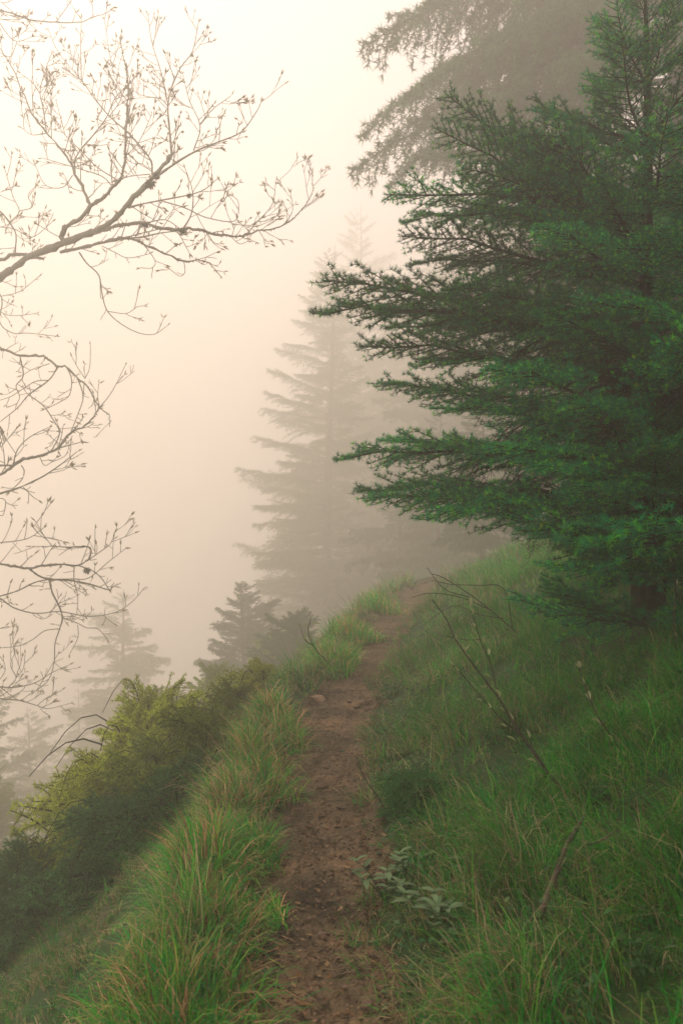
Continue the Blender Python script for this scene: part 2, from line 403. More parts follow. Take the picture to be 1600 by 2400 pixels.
def tussock(u, v, rad, hgt, n, dry, seed, label, lift=1.0):
    rg = np.random.default_rng(seed); p = ground_hit(u, v); mb = MB()
    a = rg.uniform(0, 6.28, n); r = rad * np.sqrt(rg.random(n)) * (1 + .35 * np.sin(2 * a + seed) + .2 * np.sin(3 * a + 2 * seed))
    bx, by = p[0] + r * np.cos(a), p[1] + r * np.sin(a) * 1.6
    base = np.stack([bx, by, height(bx, by) - .012 + .35 * hgt * .4 * (1 - (r / rad) ** 2)], 1)
    phi = a + rg.normal(0, .9, n); phi = np.where(rg.random(n) < .5, rg.normal(rg.uniform(2.2, 4.6), .8, n), phi)
    h = .78 * hgt * rg.uniform(.3, 1.3, n); bend = np.clip(.75 + 1.4 * r / rad + rg.normal(0, .4, n), .2, 2.7)
    col = colours(n, dry + .1, rg) * lift * np.array([1.5, 1.1, 1.1])
    stray = rg.random(n) < .03; h = np.where(stray, h * 1.35, h)
    blades(mb, base - p, phi, h, bend, rg.uniform(.6, 1.3, n) * (.0028 + .00055 * p[1]), col, rg)
    o = mb.build('grass_tussock', [M['grass']]); o.location = tuple(p)
    return tag(o, label, 'grass tussock', 'grass tussocks along the left edge of the path')
for a in [
    (420, 2440, .22, .30, 1900, .16, 51, 'bright green grass tussock nearest the camera, left of the path'),
    (330, 2330, .13, .24, 900, .34, 52, 'straw tipped grass tussock on the slope side of the nearest green tussock'),
    (500, 2200, .17, .25, 1500, .22, 53, 'arching green tussock second from the camera beside the path'),
    (480, 2040, .20, .30, 1800, .18, 54, 'broad dense green grass tussock halfway down the left path edge'),
    (600, 2010, .13, .22, 900, .10, 55, 'fresh green tussock leaning onto the path, right of the broad one'),
    (560, 1900, .15, .24, 1100, .42, 56, 'straw coloured dry grass tussock below the golden bush'),
    (620, 1860, .14, .26, 1000, .2, 57, 'green tussock with long pale blades where the path narrows'),
    (590, 1780, .18, .28, 1200, .3, 58, 'pale green tussock beside the golden juniper'),
    (660, 1740, .16, .26, 1000, .18, 59, 'green tussock on the path edge under the pale stone'),
    (640, 1690, .2, .28, 1000, .36, 60, 'dry topped tussock left of the pale stone'),
    (790, 1560, .26, .34, 1100, .12, 62, 'yellow green tussock on the left where the path bends right'),
    (830, 1500, .3, .34, 1000, .12, 63, 'hazy yellow green tussock farther up the left path edge'),
    (880, 1430, .4, .40, 900, .12, 64, 'faint farthest tussock left of the path in the fog'),
    (625, 2170, .08, .14, 450, .04, 65, 'small bright green tuft growing on the path edge')]:
    tussock(*a, lift=1.25 if a[6] > 60 else 1.0)

# ------------------------------------------------------------------ conifers
UP = np.array([0, 0, 1.0])
def needle_clusters(mb, C, T, rg, n, ln, w, tint, m=1, up=.55, spread=.85):
    k = len(C)
    if not k: return
    base = np.repeat(C, n, 0); tan = np.repeat(T, n, 0)
    D = .55 * tan + up * UP + spread * rg.standard_normal((k * n, 3)); D /= np.linalg.norm(D, axis=1, keepdims=True)
    W = np.cross(D, rg.standard_normal((k * n, 3))); W /= np.linalg.norm(W, axis=1, keepdims=True)
    ll = ln * rg.uniform(.65, 1.2, (k * n, 1)); W = W * w * .5
    V = np.stack([base + D * ll * .05 - W * .6, base + D * ll * .05 + W * .6, base + D * ll * .6 + W * .9, base + D * ll * 1.0], 1) if False else np.stack([base - W, base + W, base + D * ll], 1)
    tc = np.repeat(tint, n, 0)[:, None, :] * np.ones((1, 3, 1))
    mb.add(V.reshape(-1, 3), np.arange(k * n * 3).reshape(-1, 3), tc.reshape(-1, 3), m)

def bough(L, seed, sp=.06, tert=True, step=.038, n=15, ln=.034, w=.0042, arch=.05, hang=.10, bare=.25, dens=1.0, width=.34, upn=.55, tip_up=.05, zj=.17, fresh_p=.26, fresh_c=(9, 1.9, .45), dry_p=.02):
    """one flat conifer bough along +X: a main stem, side shoots, twigs and rosettes of needles"""
    rg = np.random.default_rng(seed); mb = MB(); lines = []
    t = np.linspace(0, 1, 9)
    main = np.stack([L * t, .03 * L * np.sin(t * 5 + seed), L * (arch * 4 * t * (1 - t) + tip_up * (t ** 4)) + .008 * L * rg.standard_normal(9)], 1); main[0] = 0
    tube(mb, main, np.interp(t, [0, 1], [.011 * L + .004, .003]), 5, m=0); lines.append((main, .45))
    for side in (-1, 1):
        ts = np.arange(.10, .985, sp / L * rg.uniform(.9, 1.1)) + rg.uniform(0, sp / L)
        for tt in ts[ts < .99]:
            if rg.random() > dens: continue
            p = np.array([np.interp(tt, t, main[:, k]) for k in range(3)])
            ls = L * width * (1 - tt) ** .75 * min(1, tt * 3.2) ** .6 * rg.uniform(.55, 1.2) + .07
            a = side * rg.uniform(.65, 1.1); q = np.linspace(0, 1, 5); curl = -side * rg.uniform(0, .35)
            ang = a + curl * q; dx = np.cumsum(np.cos(ang)) - np.cos(ang[0]); dy = np.cumsum(np.sin(ang)) - np.sin(ang[0])
            s = np.stack([dx, dy, 0 * q], 1) * ls / 4
            s[:, 2] = ls * (rg.normal(.03, zj) * q - hang * rg.uniform(.3, 1.8) * q * q + .05 * q ** 3)
            S = p + s; lines.append((S, bare if tt < .55 else .05))
            tube(mb, S, np.linspace(.0045, .0016, 5) * (1 + .4 * ls), 3, m=0)
            if tert and ls > .13:
                for k3, q3 in enumerate(np.arange(.2, .95, .075 / ls)):
                    pp = np.array([np.interp(q3, q, S[:, k]) for k in range(3)]); an = np.interp(q3, q, ang)
                    l3 = ls * .38 * (1 - q3) * rg.uniform(.5, 1.3) + .03; sg = 1 if (k3 % 2) else -1
                    b3 = an + sg * rg.uniform(.6, 1.0); r3 = np.linspace(0, 1, 3)
                    S3 = pp + np.stack([np.cos(b3) * r3, np.sin(b3) * r3, rg.normal(.02, .2) * r3 - hang * r3 * r3], 1) * l3
                    lines.append((S3, bare * .6 if q3 < .4 and tt < .5 else 0)); tube(mb, S3, [.0022, .0018, .0012], 3, m=0)
    C, T = [], []
    for P, b in lines:
        seg = np.linalg.norm(np.diff(P, axis=0), axis=1); s = np.r_[0, np.cumsum(seg)]
        q = np.arange(b * s[-1] + step * rg.random() * .5, s[-1] + step * .5, step)
        if not len(q): continue
        C.append(np.stack([np.interp(q, s, P[:, k]) for k in range(3)], 1)); d = P[-1] - P[0]
        T.append(np.tile(d / (np.linalg.norm(d) + 1e-9), (len(q), 1)))
    C = np.concatenate(C); T = np.concatenate(T); C = C + rg.normal(0, step * .12, C.shape)
    tint = rg.uniform(.6, 1.35, (len(C), 1)) * np.ones((1, 3)); fresh = rg.random(len(C)) < fresh_p
    tint[fresh] *= np.array(fresh_c); dry = rg.random(len(C)) < dry_p; tint[dry] *= np.array([2.6, .85, .6])
    needle_clusters(mb, C, T, rg, n, ln, w, tint, up=upn)
    return mb

def hanging_bough(L, seed):
    """a lower bough that has lost its needles: drooping bare twigs"""
    rg = np.random.default_rng(seed); mb = MB(); t = np.linspace(0, 1, 9)
    main = np.stack([L * (t - .12 * t * t), .05 * L * np.sin(4 * t + seed), -L * .30 * t * t], 1)
    tube(mb, main, np.linspace(.010, .003, 9), 4)
    for i in range(46):
        tt = rg.uniform(.12, 1); p = np.array([np.interp(tt, t, main[:, k]) for k in range(3)])
        ls = L * rg.uniform(.18, .42) * (1.1 - .5 * tt); q = np.linspace(0, 1, 6); a = rg.normal(0, .9); w = rg.normal(0, .05, (6, 2)).cumsum(0) * .3
        S = p + ls * np.stack([np.cos(a) * .55 * q + w[:, 0], np.sin(a) * .55 * q + w[:, 1], -rg.uniform(.35, 1.0) * q ** 1.4], 1)
        tube(mb, S, np.linspace(.0042, .0014, 6), 3)
        for j in range(9):
            qq = rg.uniform(.2, 1); pp = np.array([np.interp(qq, q, S[:, k]) for k in range(3)])
            dd = np.array([rg.normal(.25, .6), rg.normal(0, .6), rg.normal(-.5, .5)]); l3 = ls * rg.uniform(.12, .32); r3 = np.linspace(0, 1, 3)
            S3 = pp + dd * l3 * r3[:, None] + np.array([0, 0, -.12 * l3]) * (r3 ** 2)[:, None]; tube(mb, S3, [.0024, .002, .0013], 3)
    return mb

def trunk_mb(Ht, r0, seed, lean=(0, 0), sides=9):
    rg = np.random.default_rng(seed); t = np.linspace(0, 1, 14); mb = MB()
    P = np.stack([lean[0] * t + .012 * Ht * np.sin(3 * t + seed) * t, lean[1] * t + .012 * Ht * np.cos(4 * t + seed) * t, -.35 + (Ht + .35) * t], 1)
    r = r0 * (1 - t) ** .85 + .006; r[0] *= 1.35; r = r * (1 + .06 * rg.standard_normal(14))
    tube(mb, P, r, sides); return mb, P

def put(o, p, az, pitch, roll, s):
    o.matrix_local = Matrix.Translation(Vector(p)) @ Matrix.Rotation(az, 4, 'Z') @ Matrix.Rotation(-pitch, 4, 'Y') @ Matrix.Rotation(roll, 4, 'X') @ Matrix.Scale(s, 4)

NM = [M['bark'], M['needle']]
near_boughs = [bough(2.0, 100 + i, arch=.04 + .02 * (i % 3), hang=.08 + .05 * (i % 2)).mesh('bough', NM) for i in range(5)]
short_boughs = [bough(.9, 120 + i, sp=.05, arch=.02, width=.5, hang=.05, tip_up=.12).mesh('bough', NM) for i in range(3)]
bare_boughs = [hanging_bough(1.5, 130 + i).mesh('bare_bough', [M['bark']]) for i in range(3)]

def near_cedar(loc, Ht, label, seed, targets=(), n=80, low=.7, Rm=2.1, fill=(0, 2 * math.pi), nbare=16, copies_from=None):
    rg = np.random.default_rng(seed); root = thing('cedar_tree', label, 'tree', loc, 0, 'green cedars close on the right of the path')
    tm, P = trunk_mb(Ht, .075, seed); tm.build('trunk', [M['bark']], root)
    def axis(z): return np.array([np.interp(z, P[:, 2], P[:, 0]), np.interp(z, P[:, 2], P[:, 1]), z])
    for u, v, y, dz, roll in targets:                       # the boughs that stand out against the fog
        tip = at(u, v, y) - loc; b = axis(min(max(tip[2] - dz, .3), Ht - .1)); d = tip - b; L = float(np.linalg.norm(d))
        me, L0 = (near_boughs[int(rg.integers(5))], 2.0) if L > 1.15 else (short_boughs[int(rg.integers(3))], .9)
        put(link('bough', me, root), b, math.atan2(d[1], d[0]), math.asin(d[2] / L), roll, L / L0)
    for i in range(n):
        f = ((i + .5) / n) ** 1.15; z = low + (Ht - low - .05) * f
        L = (Rm * (1 - f) ** 1.05 + .2) * rg.uniform(.75, 1.1); az = fill[0] + (i * 2.39996) % (fill[1] - fill[0])
        if z < Ht * .8: z = round(z / .40) * .40 + rg.normal(.08, .05)
        if z < 1.75 and math.cos(az) < -.35 and Rm > 2:     # the boughs over the path have lost their needles below head height
            for k in range(2): put(link('bare_bough', bare_boughs[(i + k) % 3], root), axis(z + .35), az + rg.normal(0, .35), rg.normal(.05, .1), 0, rg.uniform(.6, .95))
            continue
        me, L0 = (near_boughs[i % 5], 2.0) if L > 1.05 else (short_boughs[i % 3], .9)
        put(link('bough', me, root), axis(z), az + rg.normal(0, .2), rg.normal(.10 + .55 * f * f, .1), rg.normal(0, .2), L / L0)
    for i in range(nbare):
        put(link('bare_bough', bare_boughs[i % 3], root), axis(rg.uniform(.7, 1.9)), fill[0] + rg.uniform(0, fill[1] - fill[0]), rg.normal(-.02, .12), 0, rg.uniform(.6, 1.05))
    return root

def on_ground(x, y): return np.array([x, y, H(x, y)])
T_MAIN = [(1030, 232, 5.3, 1.05, .2), (1000, 330, 5.2, .75, .3), (905, 480, 5.3, 0, .1), (945, 545, 5.6, .05, -.2), (935, 590, 5.1, .1, .3), (968, 640, 5.5, .1, 0),
          (752, 692, 5.2, .15, .1), (745, 770, 5.0, .1, -.1), (835, 850, 5.4, .15, .2), (880, 925, 5.2, .15, 0), (905, 800, 5.8, .1, .1), (965, 880, 5.7, .1, -.2),
          (800, 1105, 5.2, .05, .2), (885, 1065, 5.6, .1, -.1), (860, 1195, 5.0, 0, .2), (1000, 1245, 4.8, -.05, .1), (1005, 985, 5.2, .1, 0), (830, 1180, 5.4, .05, -.2),
          (1080, 420, 5.0, .0, .3), (1130, 330, 5.5, .6, 0), (1180, 300, 5.2, .6, .2), (1270, 300, 5.0, .5, 0), (1360, 190, 5.4, .35, 0), (1060, 700, 4.7, .1, .2), (1130, 900, 4.5, .1, .1),
          (1180, 1080, 4.4, .05, .1), (1500, 1350, 4.5, .0, .1), (1420, 1300, 4.3, 0, .2), (1570, 1260, 4.4, .05, 0), (1340, 1250, 4.6, 0, .1), (1590, 1370, 4.6, -.05, 0), (1460, 1390, 4.7, -.1, .2), (1300, 1130, 4.3, .05, 0), (1300, 760, 4.3, .1, 0), (1330, 980, 4.2, .1, 0), (1400, 1180, 4.2, 0, 0), (1250, 560, 4.6, .05, 0)]
near_cedar(on_ground(2.08, 5.55), 4.55, 'tall dark green cedar reaching flat boughs over the path from the right', 201, T_MAIN, n=60, nbare=16, low=.4)
near_cedar(on_ground(3.45, 6.4), 4.7, 'cedar at the right edge of the view behind the large dark one', 202, n=80, Rm=2.3, low=.35)
near_cedar(on_ground(3.1, 4.5), 4.2, 'cedar with its boughs cut by the right border, nearest the camera', 204, n=60, Rm=1.7, nbare=10, low=.4)
near_cedar(on_ground(3.3, 8.4), 4.0, 'cedar standing behind the large dark one, up the bank', 203, n=64, Rm=2.2)

near_cedar(on_ground(1.95, 4.95), 1.35, 'low dark young cedar growing at the foot of the large dark cedar', 207, n=48, low=.12, Rm=.85, nbare=0)
near_cedar(on_ground(2.9, 1.5), 4.6, 'cedar added out of view on the right bank beside the camera', 205, n=44, Rm=1.35, nbare=4)  # unseen, added to shade the right bank and the near fog
near_cedar(on_ground(2.3, -1.6), 5.0, 'cedar added out of view on the right bank behind the camera', 206, n=44, Rm=1.5, nbare=4)  # also unseen, added to block light from behind the camera

# ---- one mesh crowns for the trees that stand farther off
def crown_mb(Ht, Rm, n, kinds, seed, low=.08, pitch=(.05, .5), prof=.85, L0=2.0, gaps=0.0, vary=.15):
    rg = np.random.default_rng(seed); arr = [k.arrays() for k in kinds]; mb = MB()
    for i in range(n):
        f = ((i + .5) / n) ** .95
        if gaps and rg.random() < gaps: continue
        z = Ht * (low + (.985 - low) * f); L = (Rm * (1 - f) ** prof + .03 * Rm + .05) * rg.uniform(1 - 2 * vary, 1 + vary); az = i * 2.39996 + rg.normal(0, .25)
        L *= 1 + .17 * math.cos(az - 6 * f - seed) + .13 * math.sin(3 * az + 9 * f)   # lopsided, like wind-worn trees
        v, t, c, m = arr[i % len(arr)]; s = L / L0
        Mx = Matrix.Translation((0, 0, z)) @ Matrix.Rotation(az, 4, 'Z') @ Matrix.Rotation(-(pitch[0] + pitch[1] * f * f + rg.normal(0, .08)), 4, 'Y') @ Matrix.Rotation(rg.normal(0, .2), 4, 'X') @ Matrix.Scale(s, 4)
        R_ = np.array(Mx); mb.v.append(v @ R_[:3, :3].T + R_[:3, 3]); mb.t.append(t + mb.n); mb.c.append(c * rg.uniform(.8, 1.2)); mb.m.append(m); mb.n += len(v)
    return mb

mid_kinds = [bough(2.0, 300 + i, sp=.11, tert=True, step=.055, n=5, ln=.075, w=.012, arch=.03, hang=.25, width=.46, tip_up=.06, bare=.04, fresh_c=(1.4, 1.3, 1)) for i in range(3)]
far_kinds = [bough(2.0, 310 + i, sp=.14, tert=False, step=.06, n=6, ln=.13, w=.03, arch=.05, hang=.3, width=.44, bare=.02, fresh_c=(1.4, 1.3, 1), dry_p=0) for i in range(3)]
young_kinds = [bough(.8, 320 + i, sp=.05, tert=True, step=.030, n=7, ln=.046, w=.009, arch=.03, hang=.14, width=.5, tip_up=.1, fresh_c=(1.5, 1.35, .9), dry_p=0) for i in range(3)]
droop_kinds = [bough(3.5, 330 + i, sp=.11, tert=True, step=.06, n=6, ln=.08, w=.012, arch=.10, hang=.65, width=.32, bare=.06, tip_up=-.02, upn=.1, fresh_c=(1.3, 1.25, 1), dry_p=0) for i in range(3)]

def tree_of(name, label, cat, loc, crown_me, trunk_me, s, rz, group, needle=None, sxy=1.0):
    root = thing(name, label, cat, loc, rz, group); root.scale = (s * sxy, s * sxy, s)
    link('trunk', trunk_me, root); c = link('crown', crown_me, root)
    if needle:
        c.material_slots[1].link = 'OBJECT'; c.material_slots[1].material = needle
    return root

FM = [M['bark'], M['needle_far']]
cr_mid = crown_mb(13, 2.35, 270, mid_kinds, 401, low=.03, prof=.6, vary=.3, pitch=(-.1, .55), gaps=.1).mesh('crown', FM); tr_mid = trunk_mb(13, .16, 401)[0].mesh('trunk', [M['bark']])
cr_mid2 = crown_mb(17, 3.2, 230, mid_kinds, 402, low=.1, gaps=.2, vary=.34, prof=.7).mesh('crown', FM); tr_mid2 = trunk_mb(17, .2, 402)[0].mesh('trunk', [M['bark']])
cr_far = crown_mb(10, 2.8, 170, far_kinds, 403, low=.1, pitch=(-.15, .5), gaps=.2, vary=.25, prof=.65).mesh('crown', FM); tr_far = trunk_mb(10, .17, 403)[0].mesh('trunk', [M['bark']])
cr_far2 = crown_mb(12, 3.2, 150, far_kinds, 404, low=.12, pitch=(-.2, .5), gaps=.25, vary=.28, prof=.65).mesh('crown', FM); tr_far2 = trunk_mb(12, .2, 404)[0].mesh('trunk', [M['bark']])

def far_tree(u, y, vtop, me, Ht, label, rz, group, needle=None, sxy=1.0):
    x = (u - CU) / F_PX * y; p = on_ground(x, y); top = CAM_Z - (vtop - CV) / F_PX * y
    return tree_of('fir_tree', label, 'tree', p, me[0], me[1], (top - p[2]) / Ht, rz, group, needle, sxy)
G1 = 'firs fading into the fog'
far_tree(768, 62, 575, (cr_mid, tr_mid), 13, 'hazy fir left of the path, nearer of the two in the middle', 0.4, G1)
far_tree(836, 84, 470, (cr_mid2, tr_mid2), 17, 'pale tall fir rising behind the hazy middle fir', 1.7, G1)
far_tree(930, 90, 640, (cr_mid2, tr_mid2), 17, 'very faint fir to the right behind the two middle firs', 3.0, G1)
far_tree(1060, 62, 560, (cr_far2, tr_far2), 12, 'shadowy fir right of the path behind the dark cedar', 2.2, G1)
far_tree(1010, 88, 600, (cr_far, tr_far), 10, 'grey fir deep in the fog at the end of the path', 4.2, G1)
far_tree(1190, 62, 420, (cr_far, tr_far), 10, 'grey fir high on the bank behind the dark cedar', 5.2, G1)
far_tree(1330, 40, 300, (cr_far2, tr_far2), 12, 'dark fir up the bank under the drooping cedar branches', .9, G1)
G2 = 'firs down the left slope in the fog'
far_tree(285, 66, 1380, (cr_far, tr_far), 10, 'ghostly grey fir on the slope below the bare branches', 2.9, G2, None, 1.1)
far_tree(-20, 40, 1590, (cr_far2, tr_far2), 12, 'dim drooping fir at the far left edge', 1.1, G2)
far_tree(-5, 21, 1790, (cr_far, tr_far), 10, 'dark murky conifer low at the left edge', 3.3, G2, M['needle_olive'], 1.2)
far_tree(110, 36, 1900, (cr_far, tr_far), 10, 'small murky conifer below the golden juniper', 5.3, G2, M['needle_olive'], 1.3)


for u, y, vt, k, lab in [(70, 62, 1655, 0, 'faint fir low in the fog beneath the lowest bare branches'), (190, 76, 1610, 1, 'faint fir left of the ghostly one, lower down'), (345, 84, 1560, 0, 'faint fir right of the ghostly one, lower down'), (430, 88, 1600, 1, 'faint fir between the ghostly one and the pointed young cedar'),
                         (130, 46, 1800, 1, 'murky fir just above the olive junipers'), (250, 64, 1700, 0, 'murky fir behind the golden junipers'), (470, 70, 1655, 0, 'murky fir right behind the small pointed cedar')]:
    far_tree(u, y, vt, ((cr_far, tr_far), (cr_far2, tr_far2))[k], (10, 12)[k], lab, u * .1, G2)
far_tree(1130, 30, 880, (cr_far2, tr_far2), 12, 'dim fir just beyond the crest right of the path', 2.0, G1)
far_tree(1030, 40, 960, (cr_far, tr_far), 10, 'dim fir straight beyond the end of the path', 3.6, G1)
far_tree(940, 46, 1010, (cr_far2, tr_far2), 12, 'dim fir beyond the crest left of the path end', 5.6, G1)

tree_of('fir_tree', 'tall fir added out of view on the bank right of the camera', 'tree', on_ground(4.9, 1.8), cr_far2, tr_far2, 1.0, 1.0, G1)  # unseen fir, added to darken the right foreground
tree_of('fir_tree', 'tall fir added out of view up the bank behind the right border cedar', 'tree', on_ground(7.2, 5.6), cr_far2, tr_far2, 1.0, 4.0, G1)  # second unseen fir, added to keep light off the right side

cr_y = crown_mb(2.0, .78, 105, young_kinds, 410, low=.05, pitch=(.05, .45), L0=.8, prof=.8).mesh('crown', FM); tr_y = trunk_mb(2.0, .028, 410)[0].mesh('trunk', [M['bark']])
cr_y2 = crown_mb(1.3, .72, 70, young_kinds, 411, low=.08, pitch=(.15, .5), L0=.8, prof=.6, vary=.2).mesh('crown', FM); tr_y2 = trunk_mb(1.3, .025, 411)[0].mesh('trunk', [M['bark']])
def young(u, y, vtop, me, Ht, label, rz, needle, sxy=1.0, group='young conifers down the left slope', name='young_cedar', cat='tree'):
    x = (u - CU) / F_PX * y; p = on_ground(x, y); top = CAM_Z - (vtop - CV) / F_PX * y
    return tree_of(name, label, cat, p, me[0], me[1], max(top - p[2], .3) / Ht, rz, group, needle, sxy)
young(572, 36, 1368, (cr_y, tr_y), 2.0, 'slim young cedar with a clear pointed top left of the path', .3, M['needle_far'], 1.1)
young(655, 15, 1560, (cr_y2, tr_y2), 1.3, 'yellowish young cedar just left of the small pale leaved sapling', .9, M['needle_olive'], .9)
young(715, 18, 1505, (cr_y2, tr_y2), 1.3, 'round hazy young cedar where the path starts to bend', 2.9, M['needle_olive'], .8)
young(650, 25, 1490, (cr_y2, tr_y2), 1.3, 'low bushy young cedar at the foot of the pointed one', 1.3, M['needle_olive'], .9)
young(510, 17, 1560, (cr_y2, tr_y2), 1.3, 'spreading olive green cedar in front of the pointed one', 2.3, M['needle_olive'], .9)
young(695, 24, 1440, (cr_y2, tr_y2), 1.3, 'hazy low cedar under the middle fir', 3.1, M['needle_far'])
young(392, 16, 1622, (cr_y, tr_y), 2.0, 'small pointed cedar just behind the golden juniper', 4.1, M['needle_far'], 1.2)
young(600, 14, 1600, (cr_y2, tr_y2), 1.3, 'low olive cedar between the pointed ones and the golden junipers', 5.0, M['needle_olive'], 1.0)
GJ = 'golden and olive junipers on the left slope'
spray_kinds = [bough(.6, 340 + i, sp=.042, tert=True, step=.026, n=7, ln=.030, w=.0075, arch=.06, hang=.25, width=.5, bare=.12, tip_up=-.05, upn=.3, zj=.3, fresh_c=(1.3, 1.3, 1.0), dry_p=0) for i in range(3)]
cr_j = [crown_mb(.5, .62, 54, spray_kinds, 430 + i, low=.05, pitch=(-.05, 1.1), L0=.6, prof=.45, vary=.28).mesh('crown', [M['bark'], M['needle_gold']]) for i in range(2)]
tj = trunk_mb(.5, .02, 430)[0]; rgj = np.random.default_rng(433)
for i in range(12):                                         # bare arching stems
    a = rgj.uniform(0, 6.28); q = np.linspace(0, 1, 8); R_ = rgj.uniform(.45, .85); h_ = rgj.uniform(.35, .7)
    tube(tj, np.stack([np.cos(a + .5 * q) * R_ * q, np.sin(a + .5 * q) * R_ * q, h_ * np.sin(q * rgj.uniform(2.0, 2.9))], 1), np.linspace(.008, .0025, 8), 4)
tr_j = tj.mesh('trunk', [M['bark']])
def juniper(u, vtop, y, label, rz, needle, k=0, sxy=1.0, most=1.7):
    x = (u - CU) / F_PX * y; p = on_ground(x, y); top = CAM_Z - (vtop - CV) / F_PX * y
    sc_ = min(most, max(.75, (top - p[2]) / .5)); p[2] = max(p[2] - .15, min(p[2], top - .5 * sc_))
    return tree_of('juniper_bush', label, 'bush', p, cr_j[k], tr_j, sc_, rz, GJ, needle, sxy)
juniper(345, 1685, 7.4, 'bright golden juniper with layered sprays, topmost of the clump', .2, M['needle_gold'], 0, .85)
juniper(480, 1750, 7.1, 'golden olive juniper right of the brightest one', 1.2, M['needle_olive'], 1, .9)
juniper(285, 1805, 6.4, 'golden juniper below the brightest one at the drop', 2.0, M['needle_gold'], 1, .9, 1.25)
juniper(400, 1860, 5.8, 'dark olive juniper spreading below the golden ones', 3.3, M['needle_olive'])
juniper(215, 1930, 5.6, 'olive juniper with arching stems on the steep slope', 4.4, M['needle_olive'], 0, .9, 1.1)
juniper(310, 1975, 5.0, 'green juniper low between the olive ones and the broad tussock', 1.4, M['needle_far'], 1)
juniper(40, 2060, 5.3, 'dark green juniper at the lower left border', 5.5, M['needle_far'], 1, .9, 1.0)
juniper(500, 1850, 5.4, 'loose green juniper pressed against the path tussocks', .8, M['needle_olive'], 1, .8)
juniper(430, 1950, 4.7, 'low green juniper behind the broad tussock', 5.1, M['needle_far'], 0, .8)
juniper(560, 1730, 7.0, 'small olive juniper between the golden clump and the path', 3.9, M['needle_olive'], 0, .8)
juniper(630, 1640, 8.4, 'yellow tipped juniper beside the path tussocks', 2.7, M['needle_gold'])

# ---- the big cedar whose boughs hang into the top of the picture
loc = on_ground(8.0, 19); root = thing('large_cedar', 'big old cedar with long drooping boughs hanging in from the top right', 'tree', loc)
tm, TP = trunk_mb(22 - loc[2], .45, 420); tm.build('trunk', [M['bark']], root)
droop_me = [k.mesh('bough', FM) for k in droop_kinds]; rg = np.random.default_rng(421)
for i, (u, v, y, dz) in enumerate([(838, 125, 11.6, -1.6), (905, 95, 12.4, -1.6), (950, 215, 11.2, -1.8), (1080, 60, 12.0, -1.6), (835, 305, 12.4, -1.5), (930, 300, 11.8, -1.6), (815, 405, 12.0, -1.4),
                                   (900, 425, 12.8, -1.4), (1075, 260, 11.0, -1.5), (1120, 140, 10.8, -1.7), (1010, 0, 11.8, -1.4), (1150, -80, 11.5, -1.2), (1250, 60, 10.6, -1.3),
                                   (1060, 700, 12.6, -1.2), (1330, 150, 10.2, -1.3), (1400, 20, 10.4, -1.3), (1500, 120, 10.0, -1.2), (1330, -120, 10.6, -1.0), (1020, -160, 12.4, -1.0)]):
    y, dz = y * 1.54, dz * 1.54; tip = at(u, v, y) - loc; b = np.array([np.interp(tip[2] - dz, TP[:, 2], TP[:, 0]), np.interp(tip[2] - dz, TP[:, 2], TP[:, 1]), min(tip[2] - dz, 21 - loc[2])])
    d = tip - b; L = float(np.linalg.norm(d)); put(link('bough', droop_me[i % 3], root), b, math.atan2(d[1], d[0]), math.asin(d[2] / L), rg.normal(0, .15), L / 3.5)
for i in range(34):
    f = (i + .5) / 34; z = 4 + (21 - loc[2] - 4) * f; L = (6.4 * (1 - f) ** .6 + .6) * rg.uniform(.7, 1.05)
    az = math.pi * 1.25 + 2.39996 * i
    put(link('bough', droop_me[i % 3], root), (0, 0, z), az, rg.normal(-.1, .12), rg.normal(0, .15), L / 3.5)

# ------------------------------------------------------------------ the bare broadleaf tree leaning in from the left
def R1(pts): return [(a / 1.96, b / 1.96) for a, b in pts]
def R2(pts): return [(a / 2.352, 700 + b / 2.352) for a, b in pts]
YB = 14.0
def depth(u, v): return YB + 1.0 * math.sin(u / 150 + v / 260) + .8 * math.cos(v / 120 - u / 310)
TX = -8.7
